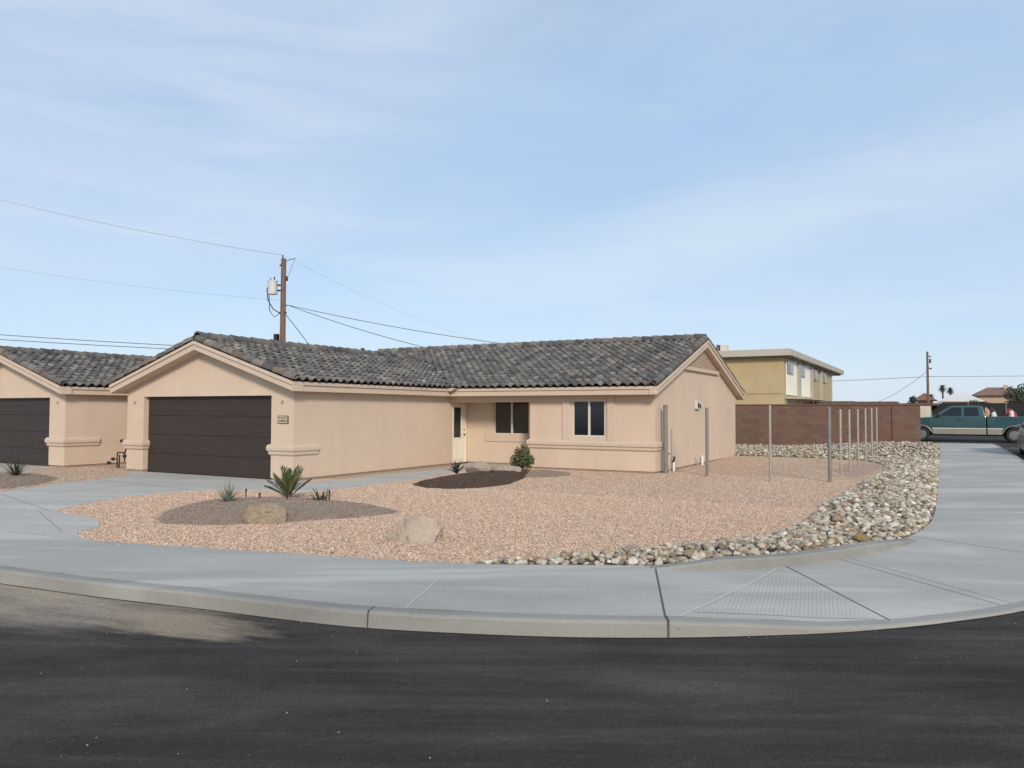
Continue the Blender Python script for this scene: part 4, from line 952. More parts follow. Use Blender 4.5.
# ------------------------------------------------------------------ poles and wires
up = empty('utility_pole', (-32.3, 31.15, 0), 'brown wooden utility pole with a grey transformer rising behind the house', 'utility pole')
b = MB(); b.tube([(-32.3,31.15,-.3),(-32.3,31.15,5),(-32.3,31.15,10.25)], [.19,.165,.14], 14); b.build('pole', M['wood_pole'], up)
RX = Vector((math.cos(yaw), math.sin(yaw), 0))
def PP(dx, z, dy=0): v = Vector((-32.3, 31.15, 0)) + RX*dx; return (v.x - math.sin(yaw)*dy, v.y + math.cos(yaw)*dy, z)
b = MB(); b.lathe([(.05,-.40),(.26,-.39),(.27,-.34),(.27,.32),(.285,.33),(.285,.37),(.15,.42),(.04,.43)], Matrix.Translation(PP(-.60, 8.62)), 20); tf = b.build('transformer', M['can'], up)
b = MB(); b.tube([PP(-.5,9.02), PP(-.5,9.22)], .035, 8); b.tube([PP(-.72,9.02), PP(-.72,9.15)], .03, 8); b.build('bushing', M['brass'], tf)
b = MB(); b.tube([PP(-.34,8.75), PP(-.1,8.75)], .05, 6); b.tube([PP(-.34,8.45), PP(-.1,8.45)], .05, 6); b.build('bracket', M['brass'], tf)
b = MB(); b.tube([PP(-.05,10.2), PP(-.05,10.45)], .035, 8); b.tube([PP(0,9.98), PP(-.22,9.85)], .045, 8); b.build('insulator', M['brass'], up)
b = MB(); b.tube([PP(.16,9.25), PP(.2,9.0)], .07, 8); b.tube([PP(.1,10.1,.0), PP(.62,10.3,.1)], .02, 6); b.tube([PP(.62,10.3,.1), PP(.25,9.2)], .012, 5); b.build('cutout', M['brass'], up)
b = MB(); b.tube([PP(.12,7.58), PP(.5,7.60), PP(.12,7.64)], .02, 6); b.build('rack', M['brass'], up); b = MB(); b.tube([PP(-.2,7.2), PP(.2,7.2)], .05, 6); b.build('crossbar', M['brass'], up)
b = MB(); b.tube([PP(-.78,8.9), PP(-.92,8.5), PP(-.85,7.9), PP(-.55,7.4), PP(-.1,7.12)], .03, 7); b.tube([PP(-.8,8.3), PP(-.75,7.3), PP(-.5,6.95), PP(-.12,7.2)], .022, 7); b.tube([PP(-.12,7.35), PP(.1,7.3)], .06, 7); b.build('cable_loop', M['wire'], up)
b = MB(); b.box(-32.75, -32.5, 30.9, 31.1, 5.4, 6.0); b.build('cable_box', M['brass'], up)
def wire(a, c, sag, r, label, pale=True, grp='overhead wires'):
    b = MB(); a = Vector(a); c = Vector(c)
    pts = [a.lerp(c, t/18) - Vector((0,0,sag*4*(t/18)*(1-t/18))) for t in range(19)]
    o = b.__class__(); o.tube(pts, r, 5); w_ = o.build('overhead_wire', M['wire_pale' if pale else 'wire'], smooth=True)
    return tag(w_, label, 'wire', grp)
wire(PP(-.05,10.45), (-63, 21, 18.5), .6, .014, 'thin pale wire running up left from the top of the near utility pole')
wire(PP(-.05,10.45), (-36.13, 65.9, 7.6), .7, .006, 'faint wire running right from the top of the near utility pole')
wire(PP(-.1,7.9), (-62, 21, 12.9), .5, .008, 'faint lower wire running left from the near utility pole below the transformer')
wire(PP(.4,7.60), (-16.2, 40.5, 4.90), .35, .016, 'upper dark service wire sloping right from the pole to behind the main ridge', False)
wire(PP(.4,7.58), (-19.0, 33.5, 4.0), .28, .016, 'lower dark service wire sloping right from the pole to behind the roof valley', False)
wire(PP(.12,7.15), (-31.1, 32.6, 4.9), 0, .02, 'short dark guy wire dropping steeply from the pole to the roof', False)
wire((-75, 30, 8.5), (-33, 41.5, 5.5), .2, .024, 'upper of two close dark wires above the neighbouring roof at left', False)
wire((-75, 30, 8.05), (-33, 41.5, 5.35), .2, .024, 'lower of two close dark wires above the neighbouring roof at left', False)
fp = empty('utility_pole', (-2.3, 130, .6), 'distant slim utility pole left of the teal pickup truck', 'utility pole')
b = MB(); b.tube([(-2.3,130,0),(-2.3,130,10.8)], [.22,.15], 10); b.build('pole', M['wood_pole'], fp)
b = MB(); b.tube([(-1.95,130,9.1),(-1.95,130,9.7)], .14, 8); b.tube([(-2.3,130,10.2),(-1.8,130,10.0)], .08, 6); b.tube([(-2.3,130,8.4),(-1.75,130,8.2)], .1, 6); b.build('transformer', M['brass'], fp)
wire((-2.3,130,7.1), (-40, 130, 6.6), .3, .05, 'faint wire running left from the distant pole behind the two storey building')
wire((-2.3,130,7.1), (45, 150, 8.2), .3, .05, 'faint wire running right from the distant pole over the far houses')
wire((-2.3,130,8.0), (-9.5, 131, 3.2), .5, .04, 'guy wire sloping down left from the distant pole')

# ------------------------------------------------------------------ boulders
M['boulder_pink'] = boulder_mat('boulder_sandy', (.48, .365, .275), (.63, .49, .375), (.72, .60, .47))
def boulder(name, x, y, z, sx, sy, sz, seed, m, label, cat='boulder', rz=0, cuts=9):
    rr = random.Random(seed); bm = bmesh.new(); bmesh.ops.create_icosphere(bm, subdivisions=5, radius=1)
    planes = [(Vector((rr.gauss(0,1), rr.gauss(0,1), rr.gauss(0,.8))).normalized(), rr.uniform(.58, .88)) for _ in range(cuts)]
    for v in bm.verts:
        d = v.co.normalized(); p = d*(1 + .22*noise.noise(d*1.3+Vector((seed,0,0))))
        for nn, k in planes:
            e = p.dot(nn)
            if e > k: p -= nn*(e-k)*.93
        p += d*(.06*noise.noise(d*4+Vector((0,seed,0))) + .03*noise.noise(d*11) + .015*noise.noise(d*26))
        v.co = Vector((p.x*sx, p.y*sy, p.z*sz))
    me = bpy.data.meshes.new(name); bm.to_mesh(me); bm.free(); me.materials.append(m)
    o = bpy.data.objects.new(name, me); COL.objects.link(o); o.location = (x, y, z); o.rotation_euler = (0,0,rz)
    return tag(o, label, cat)
boulder('boulder', -9.08, 8.46, .06, .38, .30, .25, 3, M['boulder'], 'tan boulder set in the grey brown mound in front of the palm', rz=.5)
boulder('boulder', -6.12, 8.28, .02, .46, .38, .30, 11, M['boulder_pink'], 'sandy boulder standing alone in the pink gravel near the sidewalk', rz=.5, cuts=13)
boulder('boulder', -10.95, 17.55, .16, .36, .28, .25, 21, M['boulder_grey'], 'pale rounded boulder at the back of the dark mulch bed', rz=.4)
boulder('boulder', -10.35, 17.95, .12, .45, .26, .20, 31, M['boulder_grey'], 'low flat pale boulder between the rounded boulder and the bush in the mulch bed', rz=.6)

# ------------------------------------------------------------------ plants
def blade(mb, base, az, tilt, ln, w, droop, col, seg=5, fold=.25, tip=.08):
    d = Vector((math.cos(az), math.sin(az), 0)); s = Vector((-d.y, d.x, 0)); p = Vector(base); vs = []
    for i in range(seg+1):
        t = i/seg; a = tilt - droop*t
        ww = w*(1-t)**.7*(.55+.9*min(t*4, 1)*.5) + w*tip*(1-t)
        nrm = Vector((-d.x*math.sin(a), -d.y*math.sin(a), math.cos(a)))
        vs += [p - s*ww/2 + nrm*ww*fold, p - nrm*0, p + s*ww/2 + nrm*ww*fold]
        p = p + (d*math.cos(a) + Vector((0,0,1))*math.sin(a)) * (ln/seg)
    fs = []
    for i in range(seg):
        for k in range(2): fs.append((i*3+k, i*3+k+1, i*3+k+4, i*3+k+3))
    mb.add(vs, fs, col)
def vary(c, k=.25):
    f = random.uniform(1-k, 1+k); return (c[0]*f*random.uniform(.9,1.1), c[1]*f, c[2]*f*random.uniform(.85,1.15))
def frond(mb, base, az, tilt, ln, droop, c):
    d = Vector((math.cos(az), math.sin(az), 0)); s = Vector((-d.y, d.x, 0)); p = Vector(base); seg = 14; pts = [p.copy()]
    for i in range(seg):
        t = i/seg; a = tilt - droop*t*t
        dirv = d*math.cos(a) + Vector((0,0,1))*math.sin(a); q = p + dirv*(ln/seg)
        up = Vector((-d.x*math.sin(a), -d.y*math.sin(a), math.cos(a)))
        if t > .18:
            ll = ln*.40*(1-abs(t-.50)*1.1)*random.uniform(.85, 1.1)
            for sg in (-1, 1):
                for sub in (random.uniform(0, .4),):
                    o = p + (q-p)*sub; e = o + (s*sg*.50 + dirv*.85 + up*.25).normalized()*ll
                    mdl = o.lerp(e, .5) + up*.012; w = dirv*.016 + s*.004
                    mb.add([o-w*.6, o+w*.6, mdl-w, mdl+w, e], [(0,1,3,2), (2,3,4)], vary(c, .3))
        p = q; pts.append(p.copy())
    mb.tube(pts, [.012]*5+[.008]*5+[.004]*(len(pts)-10), 5, col=vary((.12,.12,.05)))
pl = empty('young_palm', (-10.88, 10.68, .10), 'young green fan shaped palm in the mound in front of the garage corner', 'palm')
b = MB(); base = Vector((-10.88, 10.68, .09))
for k in range(21):
    t = k/21; az = k*2.399 + random.uniform(-.3, .3); tilt = 1.52 - 1.12*t + random.uniform(-.1, .1)
    frond(b, base + Vector((math.cos(az), math.sin(az), 0))*.03, az, tilt, random.uniform(.42, .60), random.uniform(-.05, .45), random.choice([(.08,.12,.04),(.11,.15,.055),(.055,.09,.035),(.15,.17,.07)]))
b.build('fronds', M['plant'], pl, attr=True)
b = MB(); b.tube([base - Vector((0,0,.12)), base + Vector((0,0,.05))], [.09,.06], 10, col=(.10,.075,.05)); b.build('trunk', M['plant'], pl, attr=True)
ag = empty('agave', (-10.78, 9.2, .1), 'blue green spiky agave left of the tan boulder in the mound', 'agave')
b = MB()
for k in range(34):
    az = k*2.399; blade(b, (-10.78, 9.2, .10), az, 1.5-1.15*(k/34), random.uniform(.30, .46), .035, random.uniform(-.1, .3), vary(random.choice([(.20,.24,.19),(.15,.19,.145),(.24,.27,.21)])))
b.build('leaves', M['plant'], ag, attr=True)
lp = empty('low_plant', (-9.62, 10.2, .1), 'small dark green spreading plant right of the palm in the mound', 'plant')
b = MB()
for k in range(46):
    az = random.uniform(0, 6.28); blade(b, (-9.62+random.gauss(0,.05), 10.2+random.gauss(0,.05), .1), az, random.uniform(.15, 1.3), random.uniform(.18, .34), .03, random.uniform(.1,.7), vary((.055,.06,.03)))
b.build('leaves', M['plant'], lp, attr=True)
def leafy(mb, c, r, n, size, cols, squash=1.0, lean=None):
    for k in range(n):
        v = Vector((random.gauss(0,1), random.gauss(0,1), random.gauss(0,1))).normalized()
        q = random.random()**.45; p = Vector(c) + Vector((v.x*r[0]*q, v.y*r[1]*q, v.z*r[2]*q*squash))
        nn = (v + Vector((random.gauss(0,.6), random.gauss(0,.6), random.gauss(.3,.6)))).normalized(); a = nn.orthogonal().normalized(); bb = nn.cross(a)
        th = random.uniform(0, 6.28); a2 = a*math.cos(th)+bb*math.sin(th); b2 = nn.cross(a2); s = size*random.uniform(.6, 1.35)
        mb.add([p - a2*s, p + b2*s*.38 + nn*s*.12, p + a2*s, p - b2*s*.38 + nn*s*.12], [(0,1,2),(0,2,3)], vary(random.choice(cols), .3))
bs = empty('bush', (-10.62, 19.45, .05), 'leafy green bush at the left end of the front wall by the porch', 'bush')
b = MB()
for c, r, n in (((-10.62,19.45,.36), (.28,.26,.26), 800), ((-10.44,19.4,.30), (.24,.22,.22), 420), ((-10.82,19.5,.28), (.22,.22,.22), 400), ((-10.74,19.45,.55), (.13,.14,.14), 130), ((-10.5,19.45,.56), (.14,.14,.13), 130), ((-10.28,19.38,.32), (.10,.08,.12), 60), ((-10.6,19.45,.68), (.07,.07,.10), 40)):
    leafy(b, c, r, n, .042, [(.08,.10,.04),(.11,.135,.05),(.055,.07,.03),(.15,.165,.07)])
b.build('foliage', M['plant'], bs, attr=True)
b = MB()
for k in range(9):
    a = k*.7; b.tube([(-10.62,19.45,0), (-10.62+.08*math.cos(a),19.45+.08*math.sin(a),.25), (-10.62+.2*math.cos(a),19.45+.2*math.sin(a),.5)], [.012,.008,.004], 5, col=(.12,.08,.05))
b.build('stems', M['plant'], bs, attr=True)
sp = empty('succulent', (-10.98, 16.6, .1), 'small dark thick leaved plant at the left of the mulch bed', 'succulent')
b = MB()
for k in range(13):
    az = k*2.399; blade(b, (-10.98, 16.6, .10), az, 1.35-.9*(k/13), random.uniform(.28, .42), .085, random.uniform(-.2,.3), vary((.05,.055,.035)), fold=.4, tip=.3)
b.build('leaves', M['plant'], sp, attr=True)
for x, y, hgt, lb in ((-10.1, 16.9, .16, 'tiny dark seedling between the two pale boulders in the mulch bed'), (-10.3, 18.9, .26, 'small dark seedling just left of the bush in the mulch bed')):
    e = empty('seedling', (x, y, .12), lb, 'seedling'); b = MB()
    for k in range(16): blade(b, (x, y, .12), random.uniform(0,6.28), random.uniform(.4,1.5), hgt*random.uniform(.6,1.1), .03, .4, vary((.05,.06,.03)))
    b.build('leaves', M['plant'], e, attr=True)
ng = empty('spiky_plant', (-19.55, 10.35, .08), 'sparse dark spiky plant in the mound before the neighbouring garage at the left edge', 'plant')
b = MB()
for k in range(70):
    az = random.uniform(0, 6.28); blade(b, (-19.55, 10.35, .08), az, random.uniform(.25, 1.5), random.uniform(.5, .85), .022, random.uniform(.1,.9), vary((.06,.06,.035)), fold=.1)
b.build('leaves', M['plant'], ng, attr=True)
for (x, y, hgt), lb in zip([(-11.75, 10.45, .10), (-10.62, 9.75, .15), (-10.05, 9.85, .15), (-10.0, 10.85, .13)],
    ['black irrigation stake behind the agave at the back of the mound', 'black irrigation stake just right of the agave', 'black irrigation stake in front of and right of the palm', 'black irrigation stake behind the low dark plant']):
    e = empty('irrigation_stake', (x, y, .1), lb, 'irrigation stake', 'irrigation stakes in the mound', world=False)
    b = MB(); b.tube([(0,0,-.12),(0,0,hgt-.05)], .012, 8); b.build('stake', M['black_plastic'], e)
    b = MB(); b.tube([(0,0,hgt-.05),(0,0,hgt)], .017, 10); b.build('emitter_cap', M['black_plastic'], e)

# ------------------------------------------------------------------ vehicles (built along +x = front, then turned)
def car_paint(name, a, rough=.3, coat=.6, metal=.35):
    m, nt, p, N, L = nodes(name); t = tex(nt, 'ShaderNodeTexNoise', 3)
    L.new(ramp(nt, t.outputs['Fac'], [(.3, tuple(x*.9 for x in a)), (.7, tuple(x*1.08 for x in a))]), p.inputs['Base Color'])
    p.inputs['Roughness'].default_value = rough; p.inputs['Metallic'].default_value = metal; p.inputs['Coat Weight'].default_value = coat; return m
def arch(cx, r, zb, n=12):          # wheel-arch points from rear to front, below z=zb
    a0 = math.asin(max(-1, min(1, (zb-.36)/r))); return [(cx - r*math.cos(a0+(PI-2*a0)*k/n), .36 + r*math.sin(a0+(PI-2*a0)*k/n)) for k in range(n+1)]
def wheel(root, x, y, R=.37, W_=.24):
    s = 1 if y > 0 else -1
    Mx = Matrix.Translation((x, y, R)) @ Matrix.Rotation(-s*PI/2, 4, 'X')
    b = MB(); w2 = W_/2; b.lathe([(R*.60,-w2*.9),(R*.86,-w2),(R*.97,-w2*.75),(R,-w2*.4),(R,w2*.4),(R*.97,w2*.75),(R*.86,w2),(R*.62,w2*.92),(R*.6,w2*.5)], Mx, 32)
    o = b.build('wheel', M['rubber'], root, smooth=False)
    b = MB(); b.lathe([(R*.60,w2*.93),(R*.57,w2*.95),(R*.53,w2*.55),(R*.2,w2*.75),(R*.17,w2*.95),(R*.05,w2*.97)], Mx, 28); rim = b.build('rim', M['rim'], o)
    b = MB()
    for k in range(6):
        a = k*PI/3; c = Mx @ Vector((R*.38*math.cos(a), R*.38*math.sin(a), w2*.66)); d = Mx.to_3x3() @ Vector((0,0,.02)); b.tube([c, c+d], R*.085, 10)
    b.build('rim_hole', M['dark_gap'], o)
def side_y(z, w0, zb, w1, zt): return w0 + (w1-w0)*min(1, max(0, (z-zb)/(zt-zb)))
def glass_side(root, poly, w0, zb, w1, zt, name='side_window'):
    for s in (1, -1):
        b = MB(); n = len(poly); a = [(x, s*(side_y(z,w0,zb,w1,zt)+.006), z) for x, z in poly]; c = [(x, s*(side_y(z,w0,zb,w1,zt)-.02), z) for x, z in poly]
        b.add(a+c, [tuple(range(n))] + [(i, (i+1) % n, (i+1) % n+n, i+n) for i in range(n)]); b.build(name, M['glass'], root)
def greenhouse(poly, w0, zb, w1, zt):
    b = MB(); n = len(poly); A = [(x, side_y(z,w0,zb,w1,zt), z) for x, z in poly]; B = [(x, -side_y(z,w0,zb,w1,zt), z) for x, z in poly]
    b.add(A+B, [tuple(range(n)), tuple(range(2*n-1, n-1, -1))] + [(i, i+n, (i+1) % n+n, (i+1) % n) for i in range(n)]); return b

TEAL = car_paint('teal_paint', (.040,.098,.108), .25, .8); BEIGE = car_paint('beige_paint', (.34,.30,.25), .4)
CHROME = mat('chrome', (.6,.6,.6), rough=.15, metal=1); DARKIN = mat('dark_trim', (.02,.02,.02), rough=.6); LAMP = mat('headlamp', (.6,.62,.62), rough=.1); TAIL = mat('tail_lamp', (.35,.02,.02), rough=.2)
TRZ = -.13 + G(46.6)
tk = empty('pickup_truck', (4.08, 46.6, TRZ), 'teal extended cab pickup truck with beige lower side parked across the end of the sidewalk', 'pickup truck', rz=PI, world=False)
HW = .96
# cab and nose; rear axle x=1.15, front axle x=5.2
cabp = [(2.32,.34),(2.32,1.30),(4.62,1.27),(5.4,1.22),(6.05,1.12),(6.15,1.02),(6.17,.55),(6.05,.42)] + list(reversed(arch(5.2,.45,.42))) + [(4.6,.34)]
b = MB(); b.prism(cabp, -HW, HW); b.build('body', TEAL, tk, bevel=.045, seg=3)
b = greenhouse([(2.36,1.28),(2.46,1.80),(2.58,1.84),(3.75,1.84),(3.92,1.80),(4.76,1.26)], .90, 1.28, .73, 1.84); b.build('cab', TEAL, tk, bevel=.03, seg=3)
glass_side(tk, [(3.40,1.32),(3.40,1.75),(3.82,1.75),(4.40,1.32)], .90, 1.28, .73, 1.84); glass_side(tk, [(2.62,1.32),(2.68,1.75),(3.28,1.75),(3.28,1.32)], .90, 1.28, .73, 1.84)
b = MB(); b.quad((4.67,-.80,1.34),(4.67,.80,1.34),(4.02,.68,1.76),(4.02,-.68,1.76)); b.build('windshield', M['glass'], tk)
b = MB(); b.quad((2.375,-.75,1.42),(2.375,.75,1.42),(2.435,.68,1.74),(2.435,-.68,1.74)); b.build('rear_window', M['glass'], tk)
bedp = [(.05,.46),(.03,1.28),(2.28,1.30),(2.28,.34)] + list(reversed(arch(1.15,.45,.42)))
b = MB()
for s in (1, -1): b.prism(bedp, s*HW, s*(HW-.09))
b.prism([(.03,.62),(.03,1.28),(.1,1.28),(.1,.62)], -HW+.09, HW-.09); b.prism([(2.20,.62),(2.20,1.29),(2.28,1.29),(2.28,.62)], -HW+.09, HW-.09); b.box(.1, 2.2, -HW+.09, HW-.09, .70, .75)
b.build('bed', TEAL, tk, bevel=.02)
for s in (1, -1):
    b = MB()
    for x0, x1 in ((1.64,2.27),(2.33,4.70)): b.box(x0, x1, s*HW-.004, s*HW+.006, .38, .64)
    b.build('rocker_panel', BEIGE, tk, bevel=.004)
    b = MB()
    for x0, x1 in ((1.60,2.27),(2.33,4.72)): b.box(x0, x1, s*HW-.004, s*HW+.012, .65, .70)
    b.build('side_moulding', mat('moulding', (.6,.57,.5), rough=.4), tk)
    b = MB(); b.box(3.34, 4.60, s*HW-.004, s*HW+.005, .71, 1.265); d = b.build('door', TEAL, tk, bevel=.004)
    b = MB(); b.box(3.38, 3.60, s*HW+.005, s*HW+.03, 1.10, 1.15); b.build('handle', DARKIN, d)
    b = MB(); b.box(2.40, 3.32, s*HW-.004, s*HW+.005, .71, 1.27); b.build('rear_quarter', TEAL, tk, bevel=.004)
    b = MB(); b.box(4.36, 4.52, s*.90, s*1.13, 1.27, 1.45); b.build('mirror', DARKIN, tk, bevel=.03)
    b = MB(); b.box(6.10, 6.19, s*.55, s*.93, .84, 1.0); b.build('headlight', LAMP, tk, bevel=.02)
    b = MB(); b.box(.0, .06, s*.80, s*.955, .82, 1.2); b.build('tail_light', TAIL, tk)
    b = MB()
    for cx in (1.15, 5.2):
        pts = arch(cx, .465, .46); b.tube([(x, s*(HW+.004), z) for x, z in pts], .022, 6)
    b.build('arch_trim', BEIGE, tk)
    for cx in (1.15, 5.2): wheel(tk, cx, s*.84, .355, .25)
b = MB(); b.box(6.12, 6.2, -.5, .5, .74, 1.02); b.build('grille', DARKIN, tk, bevel=.02)
b = MB(); b.box(6.1, 6.32, -.97, .97, .48, .70); b.build('front_bumper', CHROME, tk, bevel=.04)
b = MB(); b.box(-.16, .03, -.95, .95, .52, .70); b.build('rear_bumper', CHROME, tk, bevel=.04)
b = MB(); b.box(.3, 5.9, -.5, .5, .30, .52); b.tube([(1.15,-.7,.36),(1.15,.7,.36)], .09, 8); b.tube([(5.2,-.7,.38),(5.2,.7,.38)], .07, 8); b.tube([(.1,.45,.36),(2.4,.5,.40)], .05, 8); b.build('chassis', M['black_plastic'], tk)
# bundles heaped in the bed
RED = mat('red_cloth', (.32,.035,.04), (.42,.06,.06), 9, .9); WHC = mat('white_cloth', (.6,.57,.53), (.72,.7,.67), 9, .9); DKC = mat('dark_bundle', (.035,.025,.024), (.06,.045,.04), 9, .9); SKN = mat('pinkish_cloth', (.42,.24,.19), (.5,.3,.25), 9, .9)
for x, y, z, sx, sz, mm, sd, lb in ((1.80,46.6,1.50,.20,.26,SKN,41,'pinkish red bundle heaped in the truck bed nearest the cab'),(2.05,46.8,1.46,.30,.30,DKC,42,'dark bundle in the middle of the truck bed'),(2.12,46.35,1.36,.16,.16,WHC,43,'white bundle in front of the dark bundle in the truck bed'),(2.85,46.6,1.42,.26,.26,RED,44,'dark red bundle at the rear of the truck bed'),(2.88,46.30,1.46,.12,.16,WHC,45,'white bundle lying on the dark red one at the rear of the truck bed')):
    boulder('cloth_bundle', x, y, z+TRZ-.25, sx, .3, sz+.25, sd, mm, lb, 'bundle', cuts=4)

SILV = car_paint('silver_paint', (.28,.29,.31), .3)
cz = -.13 + G(33)
cr = empty('parked_car', (3.37, 32.95, cz), 'silver grey car cut off by the right edge of the photo, parked at the kerb', 'car', rz=PI/2, world=False)
HW = .86
bp = [(.02,.45),(.0,.95),(.2,1.12),(3.25,1.12),(4.2,1.02),(4.40,.86),(4.45,.42),(4.3,.30)] + list(reversed(arch(3.6,.38,.28))) + [(2.2,.24)] + list(reversed(arch(.85,.38,.28))) + [(.15,.30)]
b = MB(); b.prism(bp, -HW, HW); b.build('body', SILV, cr, bevel=.07, seg=3)
b = greenhouse([(.12,1.09),(.4,1.70),(.7,1.76),(2.2,1.76),(2.5,1.70),(3.4,1.08)], .82, 1.09, .64, 1.76); b.build('cabin', SILV, cr, bevel=.03, seg=3)
glass_side(cr, [(1.75,1.16),(1.75,1.66),(2.35,1.65),(3.05,1.16)], .82, 1.09, .64, 1.76); glass_side(cr, [(.42,1.16),(.62,1.64),(1.65,1.66),(1.65,1.16)], .82, 1.09, .64, 1.76)
b = MB(); b.quad((3.29,-.72,1.17),(3.29,.72,1.17),(2.59,.62,1.655),(2.59,-.62,1.655)); b.build('windshield', M['glass'], cr)
b = MB(); b.quad((.13,-.7,1.2),(.13,.7,1.2),(.345,.6,1.62),(.345,-.6,1.62)); b.build('rear_window', M['glass'], cr)
for s in (1, -1):
    for cx in (.85, 3.6): wheel(cr, cx, s*.76, .32, .21)
    for x0, x1 in ((1.02,1.68),(1.72,2.95)):
        b = MB(); b.box(x0, x1, s*HW-.004, s*HW+.005,   .42, 1.08); d = b.build('door', SILV, cr, bevel=.004); b = MB(); b.box(x0+.06, x0+.22, s*HW+.005, s*HW+.025,  .94, .98); b.build('handle', SILV, d)
    b = MB(); b.box(4.22, 4.46, s*.52, s*.84, .74, .92); b.build('headlight', LAMP, cr, bevel=.03)
    b = MB(); b.box(-.02, .06, s*.5, s*.83, .68, .86); b.build('tail_light', TAIL, cr)
    b = MB(); b.box(2.7, 2.85, s*.80, s*.99, 1.12, 1.26); b.build('mirror', SILV, cr, bevel=.03)
b = MB(); b.box(4.40, 4.48, -.45, .45, .40, .62); b.build('grille', DARKIN, cr, bevel=.02)

# ------------------------------------------------------------------ far background on the right
fw = empty('screen_fence', (8, 84, .6), 'long black screened fence behind the pickup truck', 'fence')
b = MB(); b.box(-1.2, 40, 84, 84.08, .2, 2.62); b.build('screen', mat('black_screen', (.014,.014,.016), (.025,.024,.026), .8, .9), fw)
for k in range(14): b = MB(); b.tube([(-1.2+k*3, 83.95, .2), (-1.2+k*3, 83.95, 2.68)], .05, 8); b.build('fence_pole', M['steel_post_dark'], fw)
cw = empty('garden_wall', (-2.8, 90, .6), 'low cream wall beyond the front of the pickup truck', 'wall')
b = MB(); b.box(-12, -1.25, 90, 90.3, .2, 2.45); b.build('wall_face', mat('cream_wall', (.62,.56,.44), (.7,.64,.52), .8, .9), cw)
b = MB(); b.box(-12, -1.24, 89.95, 90.35, 2.452, 2.55); b.build('wall_cap', mat('cream_cap', (.55,.5,.4)), cw)
def far_house(x0, x1, y, zw, zr, wcol, rcol, label, gable_x=True, chimney=None):
    e = empty('house', ((x0+x1)/2, y, .6), label, 'house', 'distant houses on the right')
    b = MB(); b.box(x0, x1, y, y+11, .2, zw); b.build('wall', wcol, e)
    b = MB(); o = .7; xm = (x0+x1)/2
    A = [(x0-o,y-o,zw),(x1+o,y-o,zw),(x1+o,y+11+o,zw),(x0-o,y+11+o,zw)]
    if gable_x: R_ = [(x0+2.2,y+5.5,zr),(x1-2.2,y+5.5,zr)]; b.add(A+R_, [(0,1,5,4),(1,2,5),(2,3,4,5),(3,0,4),(3,2,1,0)])
    else: R_ = [(xm,y-o,zr),(xm,y+11+o,zr)]; b.add(A+R_, [(0,1,4),(1,2,5,4),(2,3,5),(3,0,4,5),(3,2,1,0)])
    r_ = b.build('roof', rcol, e)
    if chimney: b = MB(); b.box(chimney, chimney+.6, y+4, y+5, zr-.6, zr+.4); b.build('chimney', wcol, r_)
    for k in range(2):
        xx = x0 + (x1-x0)*(.25+.4*k); b = MB(); b.box(xx, xx+1.3, y-.03, y+.02, 1.4, min(zw-.3, 2.7)); b.build('window', M['glass'], e)
TANW = mat('far_tan', (.48,.34,.25), (.54,.4,.3), .3, .9); BRR = mat('far_brown_roof', (.17,.10,.075), (.25,.15,.11), .8, .9); WHR = mat('far_white_roof', (.60,.58,.54), (.68,.66,.62), .5, .8); GRR = mat('far_grey_roof', (.16,.14,.13), (.22,.2,.18), .5, .9); DKW = mat('far_brown_wall', (.20,.13,.10), (.26,.17,.13), .5, .9)
far_house(-.6, 5.0, 150, 3.6, 5.3, TANW, WHR, 'distant house with a pale roof beside the palms', True)
far_house(4.6, 12.4, 165, 4.9, 6.5, TANW, BRR, 'distant salmon house with brown tiled roof above the truck bed', True, 9.4)
far_house(-4.0, -1.9, 140, 3.7, 4.9, DKW, BRR, 'small distant brown house beside the far utility pole', False)
far_house(9.5, 13.5, 150, 3.6, 4.6, DKW, BRR, 'distant dark red roofed house partly behind the big tree', True)
far_house(2.2, 7.0, 152, 3.0, 4.2, DKW, BRR, 'distant low dark brown house between the pale roof and the salmon house', True)
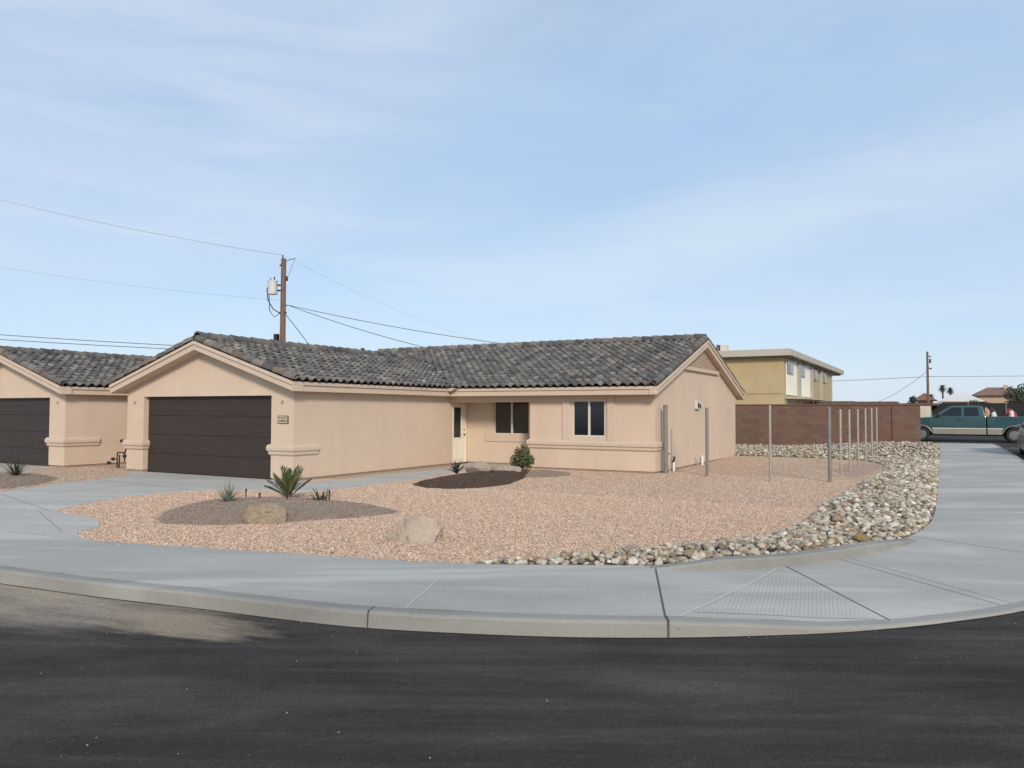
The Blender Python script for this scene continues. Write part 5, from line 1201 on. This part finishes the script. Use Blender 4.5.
def far_palm(x, y, h, r, label):
    e = empty('palm_tree', (x, y, .6), label, 'palm tree', 'distant palms'); b = MB(); b.tube([(x,y,.2),(x+.15,y,h*.5),(x,y,h)], [.25,.2,.16], 8); b.build('trunk', M['wood_pole'], e)
    b = MB()
    for k in range(60):
        az = k*2.399; t = k/60; blade(b, (x,y,h), az, 1.3-2.2*t, r*random.uniform(.8,1.1), .30, 1.0, vary((.09,.105,.075)), fold=.1)
    b.build('crown', M['plant'], e, attr=True)
far_palm(-.55, 168, 6.4, 1.05, 'distant palm tree with a round dark crown, taller left one of the close pair'); far_palm(.75, 168, 5.9, 1.0, 'distant palm tree, right one of the close pair beside the pale roof'); far_palm(-2.6, 176, 4.9, .9, 'small distant palm just right of the far utility pole')
def far_tree(x, y, h, clumps, trunk_h, n, size, cols, label, name='tree'):
    e = empty(name, (x, y, .5), label, 'tree'); b = MB()
    b.tube([(x,y,.2),(x+.2,y,trunk_h),(x+.1,y,h*.7)], [.28,.2,.08], 8)
    for c, r in clumps: b.tube([(x+.1,y,trunk_h*.9), (x+c[0]*.6,y+c[1]*.6,trunk_h+(c[2]-trunk_h)*.6), (x+c[0],y+c[1],c[2])], [.12,.08,.03], 6)
    b.build('trunk', M['wood_pole'], e); b = MB()
    for c, r in clumps: leafy(b, (x+c[0], y+c[1], c[2]), r, n, size, cols)
    b.build('crown', M['plant'], e, attr=True)
GC = [(.055,.075,.04),(.04,.055,.03),(.08,.10,.055),(.1,.115,.07)]
far_tree(10.4, 132, 6.5, [((-1.9,0,4.4),(1.3,1.2,1.2)), ((0,0,5.0),(1.7,1.5,1.3)), ((1.8,.3,4.6),(1.5,1.2,1.4)), ((-.6,-.4,3.4),(2.2,1.5,1.0)), ((2.9,0,3.6),(1.3,1.2,1.0)), ((.9,0,5.7),(.8,.8,.6))], 2.4, 520, .20, GC, 'large bushy grey green tree above the fence at the right edge')
far_tree(3.6, 128, 3.6, [((0,0,2.9),(1.0,.9,.7)), ((1.1,0,2.7),(.9,.8,.6))], 1.6, 300, .17, [(.08,.04,.035),(.06,.05,.035)], 'low reddish bush behind the truck bed', 'shrub')
far_tree(-2.35, 70, 2.9, [((0,0,2.3),(.5,.5,.55)), ((.05,0,2.75),(.28,.28,.4))], 1.2, 260, .09, [(.04,.055,.045),(.06,.075,.06)], 'small dark conifer tip showing over the right end of the block wall', 'conifer')
